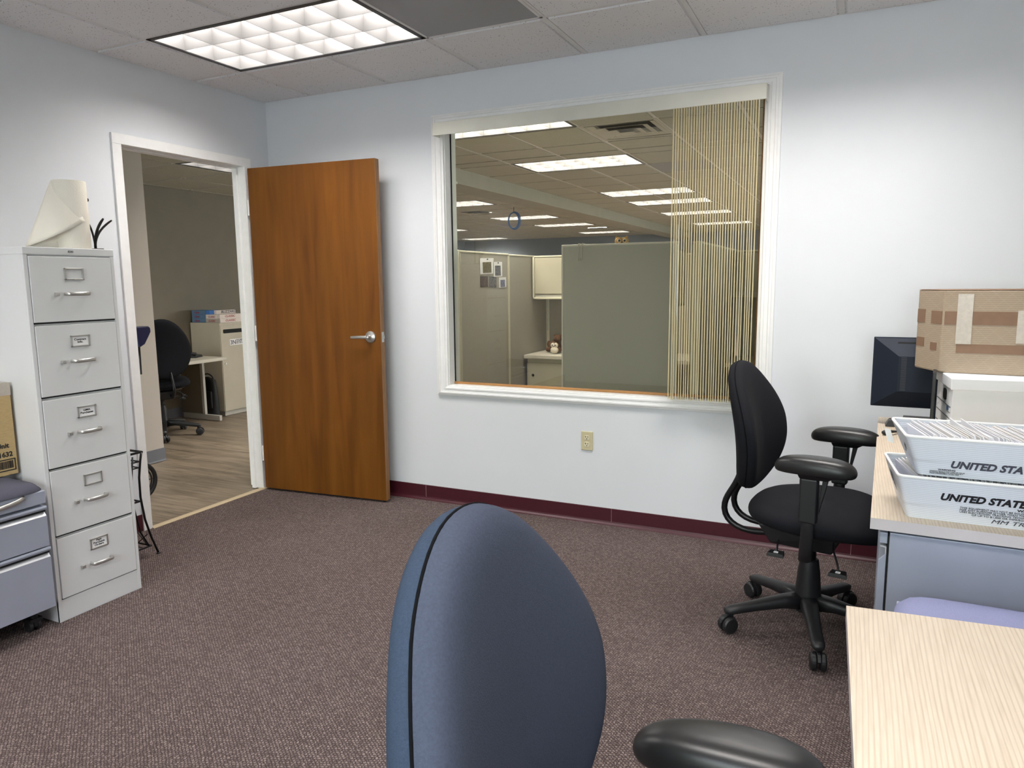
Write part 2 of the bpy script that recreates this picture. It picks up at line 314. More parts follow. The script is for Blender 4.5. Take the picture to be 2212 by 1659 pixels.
# ------------------------------------------------------------------ mesh helpers
class MB:
    def __init__(s): s.bm = bmesh.new()
    def quad(s, *p):
        vs = [s.bm.verts.new(V(q)) for q in p]; return s.bm.faces.new(vs)
    def box(s, a, b, mtx=None):
        x0, y0, z0 = [min(a[i], b[i]) for i in range(3)]; x1, y1, z1 = [max(a[i], b[i]) for i in range(3)]
        ps = [(x0,y0,z0),(x1,y0,z0),(x1,y1,z0),(x0,y1,z0),(x0,y0,z1),(x1,y0,z1),(x1,y1,z1),(x0,y1,z1)]
        return s.hexa(ps, mtx)
    def hexa(s, ps, mtx=None):
        vs = [s.bm.verts.new((mtx @ V(p)) if mtx else V(p)) for p in ps]
        for f in ((0,3,2,1),(4,5,6,7),(0,1,5,4),(1,2,6,5),(2,3,7,6),(3,0,4,7)): s.bm.faces.new([vs[i] for i in f])
        return s
    def tube(s, pts, r, seg=10, closed=False, sx=1.0, up=None):
        """r: number or list; sx flattens the section across the 'up' hint"""
        pts = [V(p) for p in pts]; n = len(pts); rings = []
        prev = None
        for i, p in enumerate(pts):
            if closed: t = pts[(i+1) % n] - pts[i-1]
            else: t = pts[min(i+1, n-1)] - pts[max(i-1, 0)]
            t.normalize()
            ref = V(up) if up else (prev if prev is not None else (V((0,0,1)) if abs(t.z) < 0.9 else V((1,0,0))))
            u = ref - t * ref.dot(t)
            if u.length < 1e-6: u = t.orthogonal()
            u.normalize(); w = t.cross(u); prev = u
            rr = r[i] if isinstance(r, (list, tuple)) else r
            rings.append([s.bm.verts.new(p + u * (rr * math.cos(2*PI*k/seg)) + w * (rr * sx * math.sin(2*PI*k/seg))) for k in range(seg)])
        m = n if closed else n - 1
        for i in range(m):
            a, b = rings[i], rings[(i+1) % n]
            for k in range(seg): s.bm.faces.new((a[k], a[(k+1) % seg], b[(k+1) % seg], b[k]))
        if not closed:
            s.bm.faces.new(rings[0][::-1]); s.bm.faces.new(rings[-1])
        return s
    def lathe(s, prof, c=(0,0,0), axis='z', seg=24, mtx=None):
        rings = []
        for (r, h) in prof:
            ring = []
            for k in range(seg):
                a = 2*PI*k/seg; x, y = r*math.cos(a), r*math.sin(a)
                p = {'z': (x, y, h), 'x': (h, x, y), 'y': (y, h, x)}[axis]
                p = V(p) + V(c)
                ring.append(s.bm.verts.new(mtx @ p if mtx else p))
            rings.append(ring)
        for a, b in zip(rings, rings[1:]):
            for k in range(seg): s.bm.faces.new((a[k], a[(k+1) % seg], b[(k+1) % seg], b[k]))
        s.bm.faces.new(rings[0][::-1]); s.bm.faces.new(rings[-1]); return s
    def prism(s, poly, h0, h1, axis='z', mtx=None):
        def P(a, b, h):
            p = {'z': (a, b, h), 'y': (a, h, b), 'x': (h, a, b)}[axis]
            return mtx @ V(p) if mtx else V(p)
        lo = [s.bm.verts.new(P(a, b, h0)) for a, b in poly]; hi = [s.bm.verts.new(P(a, b, h1)) for a, b in poly]
        n = len(poly)
        s.bm.faces.new(lo[::-1]); s.bm.faces.new(hi)
        for i in range(n): s.bm.faces.new((lo[i], lo[(i+1) % n], hi[(i+1) % n], hi[i]))
        return s
    def grid(s, fn, nu, nv, closeu=False):
        g = [[s.bm.verts.new(V(fn(i/(nu if closeu else nu-1), j/(nv-1)))) for j in range(nv)] for i in range(nu)]
        for i in range(nu if closeu else nu-1):
            for j in range(nv-1):
                a, b, c, d = g[i][j], g[(i+1) % nu][j], g[(i+1) % nu][j+1], g[i][j+1]
                s.bm.faces.new((a, b, c, d))
        return g
    def cap(s, g, j):
        s.bm.faces.new([g[i][j] for i in range(len(g))]); return s
    def ball(s, c, r, sub=2, sc=(1,1,1)):
        mt = Matrix.Translation(V(c)) @ Matrix.Diagonal((r*sc[0], r*sc[1], r*sc[2], 1))
        bmesh.ops.create_icosphere(s.bm, subdivisions=sub, radius=1.0, matrix=mt); return s
    def build(s, name, m, parent=None, smooth=False, bevel=0, seg=2, solid=0, sub=0):
        bmesh.ops.recalc_face_normals(s.bm, faces=s.bm.faces)
        me = bpy.data.meshes.new(name); s.bm.to_mesh(me); s.bm.free()
        me.materials.append(m if not isinstance(m, str) else M[m])
        if smooth:
            for p in me.polygons: p.use_smooth = True
        o = bpy.data.objects.new(name, me); C.objects.link(o)
        if parent: o.parent = parent
        if solid:
            k = o.modifiers.new('solid', 'SOLIDIFY'); k.thickness = solid; k.offset = 0
        if bevel:
            k = o.modifiers.new('bevel', 'BEVEL'); k.width = bevel; k.segments = seg; k.limit_method = 'ANGLE'; k.angle_limit = 0.6
            k.harden_normals = False
        if sub:
            k = o.modifiers.new('sub', 'SUBSURF'); k.levels = sub; k.render_levels = sub
        if smooth and bevel == 0 and not sub:
            pass
        return o

def autosmooth(o, ang=0.7):
    """smooth shading with sharp edges above ang"""
    me = o.data
    bm = bmesh.new(); bm.from_mesh(me)
    for e in bm.edges:
        if len(e.link_faces) == 2 and e.calc_face_angle(0) > ang: e.smooth = False
    for f in bm.faces: f.smooth = True
    bm.to_mesh(me); bm.free(); return o

def tag(o, label, cat, group=None, kind=None):
    o['label'] = label; o['category'] = cat
    if group: o['group'] = group
    if kind: o['kind'] = kind
    return o
def thing(name, label, cat, loc=(0,0,0), rz=0, group=None):
    o = bpy.data.objects.new(name, None); C.objects.link(o); o.empty_display_size = 0.1
    o.location = loc; o.rotation_euler = (0, 0, rz)
    return tag(o, label, cat, group)
def struct(o, label, cat): return tag(o, label, cat, kind='structure')
def dup(root, loc=None, rz=None, label=None, group=None):
    def cp(o, par):
        c = o.copy(); C.objects.link(c); c.parent = par
        for ch in list(o.children): cp(ch, c)
        return c
    kids = list(root.children); r = root.copy(); C.objects.link(r)
    for ch in kids: cp(ch, r)
    if loc is not None: r.location = loc
    if rz is not None: r.rotation_euler = (0, 0, rz)
    if label: r['label'] = label
    if group: r['group'] = group
    return r
def text(body, size, origin, xd, yd, m, parent, name='lettering', shear=0.0, bold=0.0, sx=1.0, align='LEFT', space=1.0, depth=0.0003):
    cu = bpy.data.curves.new(name, 'FONT'); cu.body = body; cu.size = size; cu.shear = shear; cu.offset = bold
    cu.align_x = align; cu.space_line = space; cu.extrude = depth; cu.resolution_u = 3
    t = bpy.data.objects.new('tmp_text', cu)
    me = bpy.data.meshes.new_from_object(t); me.name = name
    bpy.data.objects.remove(t); me.materials.clear(); me.materials.append(M[m])
    x = V(xd).normalized(); y = V(yd).normalized(); z = x.cross(y).normalized()
    mt = Matrix(((x.x*sx, y.x, z.x, origin[0]), (x.y*sx, y.y, z.y, origin[1]), (x.z*sx, y.z, z.z, origin[2]), (0,0,0,1)))
    me.transform(mt)
    o = bpy.data.objects.new(name, me); C.objects.link(o); o.parent = parent
    return o
def bez(p0, p1, p2, p3, n=12):
    p0, p1, p2, p3 = map(V, (p0, p1, p2, p3)); r = []
    for i in range(n+1):
        t = i/n; r.append(p0*(1-t)**3 + p1*3*t*(1-t)**2 + p2*3*t*t*(1-t) + p3*t**3)
    return r

# ------------------------------------------------------------------ camera
CAM = V((3.5491, -3.7719, 1.3653)); yaw, pitch, roll = 0.4436, -0.1385, -0.011
fw = V((-math.sin(yaw)*math.cos(pitch), math.cos(yaw)*math.cos(pitch), math.sin(pitch)))
rt = fw.cross(V((0,0,1))).normalized(); up = rt.cross(fw)
r2 = rt*math.cos(roll) + up*math.sin(roll); u2 = -rt*math.sin(roll) + up*math.cos(roll)
cd = bpy.data.cameras.new('camera'); cam = bpy.data.objects.new('camera', cd); C.objects.link(cam)
cd.sensor_fit = 'HORIZONTAL'; cd.sensor_width = 36; cd.lens = 36*1556.3454/2212
cd.shift_x = 3.2892/2212; cd.shift_y = -4.2992/2212; cd.clip_start = 0.02; cd.clip_end = 300
cam.matrix_world = Matrix(((r2.x, u2.x, -fw.x, CAM.x), (r2.y, u2.y, -fw.y, CAM.y), (r2.z, u2.z, -fw.z, CAM.z), (0,0,0,1)))
bpy.context.scene.camera = cam

# ------------------------------------------------------------------ room shell
H = 2.5453
XR, YF = 5.6, -5.3          # right wall, front wall (behind the camera)
DY0, DY1, DZ = -1.090, -0.190, 2.110
DYN = -0.225        # near (rabbeted) face of the right jamb
WX0, WX1, WZ0, WZ1 = 1.343, 3.128, 0.742, 2.262
b = MB(); b.box((0, YF, -0.1), (XR, 0, 0)); struct(b.build('floor', 'carpet'), 'mauve brown loop carpet of the office in front', 'floor')
b = MB(); b.box((-6.9, -5.3, -0.1), (0, 15.1, -0.004)); b.box((0, 0.12, -0.1), (7.2, 15.1, -0.004)); b.box((0,0,-.1),(7.2,.12,-.004))
struct(b.build('floor_hall', 'plank'), 'grey oak plank floor beyond the doorway', 'floor')
b = MB(); b.box((-0.12, YF, 0), (0, DY0, H)); b.box((-0.12, DY1, 0), (0, 0, H)); b.box((-0.12, DY0, DZ), (0, DY1, H))
struct(b.build('wall_left', 'wall'), 'pale blue grey wall with the doorway', 'wall')
b = MB(); b.box((-0.12, 0, 0), (WX0, 0.12, H)); b.box((WX1, 0, 0), (XR, 0.12, H)); b.box((WX0, 0, 0), (WX1, 0.12, WZ0)); b.box((WX0, 0, WZ1), (WX1, 0.12, H))
struct(b.build('wall_back', 'wall'), 'pale blue grey wall around the interior window', 'wall')
b = MB(); b.box((XR, YF, 0), (XR+0.12, 0, H)); struct(b.build('wall_right', 'wall'), 'pale blue grey wall on the right side', 'wall')
FX0, FX1, FZ0, FZ1 = 1.45, 4.7, 0.85, 2.1
b = MB(); b.box((0, YF-0.15, 0), (FX0, YF, H)); b.box((FX1, YF-0.15, 0), (XR, YF, H)); b.box((FX0, YF-0.15, 0), (FX1, YF, FZ0)); b.box((FX0, YF-0.15, FZ1), (FX1, YF, H))
struct(b.build('wall_front', 'wall'), 'pale blue grey wall behind the camera with the daylight window', 'wall')
# daylight window behind the camera
wr = thing('window_2', 'wide daylight window in the wall behind the camera', 'window'); wr['kind'] = 'structure'
b = MB()
for z in (FZ0, FZ1-0.05): b.box((FX0, YF-0.11, z), (FX1, YF-0.03, z+0.05))
for x in (FX0, FX0+1.05, FX0+2.13, FX1-0.05): b.box((x, YF-0.11, FZ0), (x+0.05, YF-0.03, FZ1))
b.build('window_frame', 'trim', wr, bevel=0.004)
b = MB(); b.box((FX0+0.04, YF-0.075, FZ0+0.04), (FX1-0.04, YF-0.069, FZ1-0.04)); b.build('pane', 'clear', wr)
b = MB(); b.box((FX0-0.04, YF-0.02, FZ0-0.03), (FX1+0.04, YF+0.09, FZ0-0.001)); b.build('window_sill', 'trim', wr, bevel=0.004)

# hall walls
b = MB(); b.box((-1.42, YF, 0), (-1.31, 0.075, 2.36)); struct(b.build('wall_hall', 'hallwall'), 'grey beige wall end just beyond the doorway', 'wall')
b = MB(); b.box((-2.9, YF, 0), (-2.78, 2.76, 2.36)); struct(b.build('wall_hall_far', 'tanwall'), 'tan grey wall at the back of the hall alcove', 'wall')
b = MB(); b.prism([(-1.309, 0.0), (-1.294, 0.0), (-1.300, 0.012), (-1.304, 0.10), (-1.309, 0.10)], YF, 0.079, axis='y')
b.box((-1.42, 0.0751, 0), (-1.309, 0.081, 0.10))
struct(b.build('baseboard_hall', 'hallbase'), 'grey vinyl baseboard of the hall wall', 'baseboard')
b = MB(); b.box((-2.779, YF, 0), (-2.772, 2.7, 0.10)); struct(b.build('baseboard_hall_far', 'hallbase'), 'grey vinyl baseboard at the back of the hall', 'baseboard')

# ceilings
def ceiling(name, label, x0, x1, y0, y1, z, gx, sx, gy, sy, holes, m, bw=0.024):
    """tiles are flat panels, the T-bars a child; holes = list of (x0,x1,y0,y1) covered by fixtures"""
    def lines(a0, a1, g, s):
        k = math.ceil((a0 - g)/s - 1e-6); r = [a0]
        while g + k*s < a1 - 1e-6:
            if g + k*s > a0 + 0.02: r.append(g + k*s)
            k += 1
        r.append(a1); return r
    xs, ys = lines(x0, x1, gx, sx), lines(y0, y1, gy, sy)
    b = MB()
    for a, c in zip(xs, xs[1:]):
        for d, e in zip(ys, ys[1:]):
            mx, my = (a+c)/2, (d+e)/2
            if any(h[0] < mx < h[1] and h[2] < my < h[3] for h in holes): continue
            b.box((a+bw*0.3, d+bw*0.3, z+0.003), (c-bw*0.3, e-bw*0.3, z+0.02))
            # tegular edge, slightly dropped tile face
            b.box((a+bw*0.85, d+bw*0.85, z-0.006), (c-bw*0.85, e-bw*0.85, z+0.003))
    b.box((x0, y0, z+0.21), (x1, y1, z+0.25))
    o = struct(b.build(name, m), label, 'ceiling')
    b = MB()
    def clipped(a0, a1, blocked):
        segs = [(a0, a1)]
        for (p, q) in blocked:
            n = []
            for s0, s1 in segs:
                if q <= s0 or p >= s1: n.append((s0, s1)); continue
                if p > s0: n.append((s0, p))
                if q < s1: n.append((q, s1))
            segs = n
        return segs
    for x in xs:
        bl = [(h[2]+0.015, h[3]-0.015) for h in holes if h[0]+0.03 < x < h[1]-0.03]
        for s0, s1 in clipped(y0, y1, bl): b.box((x-bw/2, s0, z-0.001), (x+bw/2, s1, z+0.02))
    for y in ys:
        bl = [(h[0]+0.015, h[1]-0.015) for h in holes if h[2]+0.03 < y < h[3]-0.03]
        for s0, s1 in clipped(x0, x1, bl): b.box((s0, y-bw/2, z-0.0005), (s1, y+bw/2, z+0.0195))
    b.build('ceiling_grid', 'tbar', o)
    return o
GX, T = 0.389, 0.6096
holes1 = [(GX, GX+2*T, -0.59-T, -0.59), (GX+2*T, GX+3*T, -0.59-T, -0.59), (GX+4*T, GX+6*T, -0.59-T, -0.59), (GX, GX+2*T, -0.59-5*T, -0.59-4*T), (GX+4*T, GX+6*T, -0.59-5*T, -0.59-4*T)]
ceiling('ceiling', 'white pinhole tile ceiling of the front office', 0, XR, YF, 0, H, GX, T, -0.59, T, holes1, 'tile')
S = 0.68
office_lights = [(0.34, 1.67-S), (0.34, 1.67+2*S), (0.34, 1.67+6*S), (0.34, 1.67+8*S), (0.34, 1.67+11*S), (0.34, 1.67+15*S),
                 (-2.71, 1.67+6*S), (-2.71, 1.67+10*S), (-2.71, 1.67+13*S), (-2.71, 1.67+17*S), (-6.35, 1.67+18*S), (-5.76, 1.67+13*S), (3.99, 1.67+2*S), (3.99, 1.67+8*S)]
office_vents = [(0.34+2*0.61+0.03, 1.67), (-2.71, 1.67+8*S-0.1), (-2.71+0.61, 1.67+14*S)]
gxo = 0.34
offh = [(x, x+1.22, y, y+S) for x, y in office_lights] + [(x, x+0.61, y, y+S) for x, y in office_vents]
office_vents[0] = (gxo+2*0.61, 1.67)
office_vents[1] = (gxo-5*0.61, 1.67+8*S)
office_vents[2] = (gxo-4*0.61, 1.67+15*S)
office_lights = [(gxo+0.61*round((x-gxo)/0.61), y) for x, y in office_lights]
returns = [(gxo+2*0.61, 1.67+3*S), (gxo-6*0.61, 1.67+12*S)]
offh = [(x, x+1.22, y, y+S) for x, y in office_lights] + [(x, x+0.61, y, y+S) for x, y in office_vents + returns]
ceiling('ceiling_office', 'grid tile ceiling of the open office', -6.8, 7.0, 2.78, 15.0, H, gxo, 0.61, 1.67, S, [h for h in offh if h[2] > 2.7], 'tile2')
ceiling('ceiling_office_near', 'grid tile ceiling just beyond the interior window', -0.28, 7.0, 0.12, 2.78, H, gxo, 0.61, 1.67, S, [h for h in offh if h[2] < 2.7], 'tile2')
HX, HY, HT = -1.50, 0.53, 0.605
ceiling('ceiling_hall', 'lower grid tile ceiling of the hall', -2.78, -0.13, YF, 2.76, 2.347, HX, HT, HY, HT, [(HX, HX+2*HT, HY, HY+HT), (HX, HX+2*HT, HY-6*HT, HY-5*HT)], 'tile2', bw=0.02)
b = MB(); b.box((-0.28, 0.12, 0), (-0.12, 0.6, H)); b.box((-2.9, 2.76, 2.35), (-0.28, 2.80, H+0.2)); b.box((-0.30, 0.6, 2.345), (-0.28, 2.80, H+0.2)); b.box((-0.14, YF, 2.33), (-0.12, 0.6, H+0.2))
struct(b.build('wall_bulkhead', 'hallwall'), 'painted bulkhead between hall and open office', 'wall')
b = MB(); b.box((-0.62, 2.80, 2.385), (-0.25, 15.0, H-0.002))
M['beampaint'] = mat('beam_paint', srgb(164, 160, 146), 0.7)
struct(b.build('beam', 'beampaint'), 'long boxed ceiling beam running through the open office', 'beam')
b = MB(); b.box((-6.9, 15.0, 0), (7.1, 15.12, H)); struct(b.build('wall_office_far', 'offwall'), 'blue grey wall at the far end of the open office', 'wall')
b = MB(); b.box((-6.92, 2.8, 0), (-6.8, 15.12, H)); struct(b.build('wall_office_left', 'offwall'), 'blue grey left wall of the open office', 'wall')
b = MB(); b.box((-6.92, 2.70, 0), (-2.78, 2.8, H)); struct(b.build('wall_office_return', 'offwall'), 'short wall between the hall alcove and open office', 'wall')
# right wall of the open office, with windows
b = MB(); b.box((7.0, 0.12, 0), (7.12, 15.12, 0.75)); b.box((7.0, 0.12, 2.2), (7.12, 15.12, H))
for y in (0.12, 3.4, 6.9, 10.4, 14.3): b.box((7.0, y, 0.75), (7.12, y+0.8, 2.2))
struct(b.build('wall_office_right', 'offwall'), 'right wall of the open office with window openings', 'wall')
b = MB(); b.box((XR, 0.0, 0), (7.12, 0.12, H)); struct(b.build('wall_office_front', 'offwall'), 'short wall right of the front office', 'wall')

# baseboards (cove vinyl) with seams
def cove(b, x0, x1):
    b.prism([(0, 0), (-0.016, 0), (-0.013, 0.006), (-0.006, 0.014), (-0.004, 0.022), (-0.004, 0.094), (0, 0.096)], x0, x1, axis='x')
b = MB(); cove(b, 0.0, XR)
o = struct(b.build('baseboard_back', 'base'), 'maroon vinyl cove baseboard under the interior window', 'baseboard')
b = MB()
for k in range(4):
    x = 1.158 + 1.2192*k
    b.box((x-0.0012, -0.0048, 0.014), (x+0.0012, -0.003, 0.0955))
b.build('seam', 'baseseam', o)
b = MB(); b.box((0, YF, 0), (0.005, -1.13, 0.095)); struct(b.build('baseboard_left', 'base'), 'maroon vinyl baseboard along the doorway wall', 'baseboard')
b = MB(); b.box((0, -0.17, 0), (0.005, -0.016, 0.095)); struct(b.build('baseboard_corner', 'base'), 'short maroon baseboard piece between doorway and corner', 'baseboard')
b = MB(); b.box((XR-0.005, YF, 0), (XR, -0.016, 0.095)); struct(b.build('baseboard_right', 'base'), 'maroon vinyl baseboard on the right wall', 'baseboard')

# ------------------------------------------------------------------ doorway frame, threshold
b = MB()
cw = 0.05
b.box((0.0, DY0-cw, 0), (0.014, DY0+0.004, DZ-0.004)); b.box((0.0, DYN-0.004, 0), (0.014, DYN+cw, DZ-0.004)); b.box((0.0, DY0-cw, DZ-0.004), (0.014, DYN+cw, DZ+cw))
b.box((-0.134, DY0-cw, 0), (-0.12, DY0+0.004, DZ-0.004)); b.box((-0.134, DY1-0.004, 0), (-0.12, DY1+cw, DZ-0.004)); b.box((-0.134, DY0-cw, DZ-0.004), (-0.12, DY1+cw, DZ+cw))
b.box((-0.12, DY0-0.001, 0), (0.0, DY0+0.004, DZ-0.004)); b.box((-0.12, DY1-0.004, 0), (-0.076, DY1+0.001, DZ-0.004)); b.box((-0.076, DYN-0.004, 0), (0.0, DY1-0.0005, DZ-0.004)); b.box((-0.12, DY0-0.001, DZ-0.004), (0.0, DY1+0.001, DZ+0.001))
# door stop set back from the leaf side
b.box((-0.075, DY0+0.004, 0), (-0.045, DY0+0.018, DZ-0.012)); b.box((-0.075, DYN-0.018, 0), (-0.045, DYN-0.004, DZ-0.012)); b.box((-0.075, DY0+0.004, DZ-0.012), (-0.045, DYN-0.004, DZ-0.004))
fr = b.build('trim_1', 'trim', bevel=0.002); struct(fr, 'white painted metal door frame of the open doorway', 'door frame')
b = MB(); b.prism([(-0.012, -0.004), (0.030, -0.004), (0.030, 0.003), (0.012, 0.007), (-0.008, 0.007), (-0.012, 0.002)], DY0-0.0, DY1+0.0, axis='y')
tm = mat('threshold_strip', srgb(190, 172, 140), 0.5)
b.build('trim_2', tm); struct(bpy.data.objects['trim_2'], 'tan threshold strip between carpet and plank floor', 'threshold')

# door leaf (open against back wall)
hp = V((0.042, -0.236, 0)); fe = V((0.968, -0.166, 0)); dv = (fe-hp); dw = dv.length; da = math.atan2(dv.y, dv.x)
door = thing('door_1', 'open honey brown wooden door with silver lever handle', 'door', (hp.x, hp.y, 0), da); door['kind'] = 'structure'
b = MB(); b.box((0, 0, 0.014), (dw, 0.044, 2.092)); b.build('door_leaf', 'door', door, bevel=0.0015)
b = MB(); b.box((dw-0.0005, 0.001, 0.015), (dw+0.0012, 0.043, 2.091)); b.build('door_edge', 'dooredge', door)
def lever(side, y):
    b = MB()
    b.lathe([(0.0, 0), (0.036, 0), (0.036, 0.004), (0.034, 0.008), (0.022, 0.014), (0.014, 0.016), (0.012, 0.03), (0.0118, 0.046), (0.0, 0.05)][1:], axis='y', seg=32,
            mtx=Matrix.Translation((dw-0.07, y, 1.04)) @ Matrix.Diagonal((1, side, 1, 1)))
    pts = bez((0, 0.040*side, 0), (-0.03, 0.052*side, 0.002), (-0.07, 0.054*side, 0.0), (-0.112, 0.046*side, -0.002), 10)
    b.tube([V((dw-0.07, y, 1.04)) + p for p in pts], [0.0105, 0.0105, 0.0102, 0.01, 0.0098, 0.0096, 0.0094, 0.0092, 0.009, 0.0088, 0.008], seg=12, sx=0.55, up=(0, 0, 1))
    return autosmooth(b.build('door_handle', 'chrome', door), 0.6)
lever(-1, 0.0); lever(1, 0.044)
b = MB(); b.box((dw+0.001, 0.010, 1.008), (dw+0.0035, 0.034, 1.070)); b.box((dw+0.003, 0.016, 1.030), (dw+0.012, 0.028, 1.050)); b.build('latch_plate', 'chrome', door, bevel=0.001)
b = MB()
for z in (0.25, 1.05, 1.85): b.tube([(-0.006, -0.002, z-0.05), (-0.006, -0.002, z+0.05)], 0.005, seg=12)
b.build('hinge', 'trim', door)

# ------------------------------------------------------------------ interior window: casing, jamb, bead, glass
win = thing('window_1', 'large white framed interior window onto the open office', 'window', (0, 0, 0)); win['kind'] = 'structure'
OX0, OX1, OZ0, OZ1 = 1.2665, 3.197, 0.6835, 2.3275
prof = [(0.0, 0.0), (0.0, 0.013), (0.012, 0.016), (0.016, 0.019), (0.026, 0.019), (0.029, 0.015), (0.046, 0.014), (0.049, 0.017), (0.060, 0.017), (0.064, 0.013), (0.0765, 0.011), (0.0765, 0.0)]
b = MB()
rings = []
for (ox, oz, sx_, sz_) in ((OX0, OZ0, 1, 1), (OX1, OZ0, -1, 1), (OX1, OZ1, -1, -1), (OX0, OZ1, 1, -1)):
    rings.append([b.bm.verts.new((ox + sx_*d, -h, oz + sz_*d*(0.78 if oz == OZ0 else 0.86))) for d, h in prof])
for i in range(4):
    a, c = rings[i], rings[(i+1) % 4]
    for k in range(len(prof)): b.bm.faces.new((a[k], a[(k+1) % len(prof)], c[(k+1) % len(prof)], c[k]))
b.build('casing', 'trim', win)
b = MB()
b.box((WX0-0.002, 0, WZ0-0.002), (WX0+0.006, 0.125, WZ1)); b.box((WX1-0.006, 0, WZ0), (WX1+0.002, 0.125, WZ1)); b.box((WX0, 0, WZ1-0.006), (WX1, 0.125, WZ1+0.002)); b.box((WX0, 0, WZ0-0.002), (WX1, 0.125, WZ0+0.004))
b.build('jamb', 'trim', win)
b = MB()
b.box((WX0+0.006, 0.052, WZ0+0.004), (WX1-0.006, 0.066, WZ0+0.018)); b.box((WX1-0.022, 0.052, WZ0+0.018), (WX1-0.006, 0.066, WZ1-0.006))
b.build('glazing_bead', 'bead', win, bevel=0.003)
b = MB(); b.box((WX0+0.006, 0.060, WZ0+0.018), (WX0+0.012, 0.066, WZ1-0.006)); b.build('gasket', 'dark', win)
b = MB(); b.box((WX0+0.006, 0.067, WZ0+0.004), (WX1-0.006, 0.073, WZ1-0.006)); b.build('pane', 'glass', win)

# vertical blind
bl = thing('vertical_blind', 'cream vertical blind drawn to the right side of the interior window', 'blind', (1.326, -0.02, 2.2))
b = MB()
b.prism([(-0.075, 0.066), (-0.078, -0.004), (-0.074, -0.006), (-0.070, -0.004), (-0.068, 0.060), (0.0, 0.060), (0.0, 0.066)], 0.0, 1.811, axis='x')
b.build('valance', 'valance', bl, bevel=0.0015)
for x_ in (0.0, 1.805):
    b = MB(); b.box((x_, -0.076, -0.005), (x_+0.006, -0.0005, 0.065)); b.build('end_cap', 'valance', bl, bevel=0.002)
b = MB(); b.box((0.02, -0.055, 0.02), (1.79, -0.015, 0.058)); b.build('track', 'trim', bl)
NV = 33
for k in range(NV):
    b = MB()
    x = 1.372 + 0.0126*k + random.uniform(-0.0010, 0.0010); a = math.radians(101.5 - 0.16*k + random.uniform(-0.6, 0.6)); w = 0.0435
    top, bot = -0.003, -1.446 + random.uniform(-0.002, 0.002)
    ca, sa = math.cos(a), math.sin(a); sway = random.uniform(-0.0025, 0.003)
    def section(t, off, x=x, ca=ca, sa=sa):
        return (x + ca*t - sa*off, -0.034 + sa*t + ca*off)
    # flat cloth blade plus an added bead on the room side that catches light
    prof_ = [section(-w, -0.0024), section(-w+0.0016, -0.0026), section(-w+0.0030, -0.0004), section(0, -0.0020), section(w, -0.0003), section(w, 0.0003), section(0, -0.0012), section(-w+0.0030, 0.0004), section(-w+0.0016, 0.0026), section(-w, 0.0024)]
    hi = [b.bm.verts.new((p[0], p[1], top)) for p in prof_]; lo = [b.bm.verts.new((p[0]+sway, p[1], bot)) for p in prof_]
    n = len(prof_)
    for i in range(n): b.bm.faces.new((hi[i], hi[(i+1) % n], lo[(i+1) % n], lo[i]))
    b.bm.faces.new(hi); b.bm.faces.new(lo[::-1])
    b.build('vane', 'vane', bl)

# ------------------------------------------------------------------ outlet
out = thing('wall_outlet', 'beige duplex outlet plate on the wall below the window', 'outlet', (2.2315, -0.0005, 0.473))
b = MB(); b.box((-0.0345, -0.006, -0.054), (0.0345, 0, 0.054)); b.build('face_plate', 'cream', out, bevel=0.003, seg=3)
for s in (1, -1):
    b = MB()
    poly = [(0.0165*math.cos(t)*1.0, max(-0.0135, min(0.0135, 0.0175*math.sin(t))) + s*0.0195) for t in [2*PI*k/24 for k in range(24)]]
    b.prism(poly, -0.0085, -0.005, axis='y'); r_ = b.build('receptacle', 'creamlt', out, bevel=0.0008)
    b = MB(); b.box((-0.0085, -0.0090, s*0.0195+0.000), (-0.0055, -0.0085, s*0.0195+0.009)); b.box((-0.0115, -0.0090, s*0.0195+0.0038), (-0.0085, -0.0085, s*0.0195+0.0058)); b.box((0.0045, -0.0090, s*0.0195), (0.0072, -0.0085, s*0.0195+0.0085))
    b.lathe([(0.0028, -0.009), (0.0028, -0.0085)], (0, 0, s*0.0195-0.0068), axis='y', seg=12); b.build('slot', 'ink', r_)
b = MB(); b.lathe([(0.0028, -0.0078), (0.0028, -0.006)], (0, 0, 0), axis='y', seg=12); b.build('screw', 'cream', out)

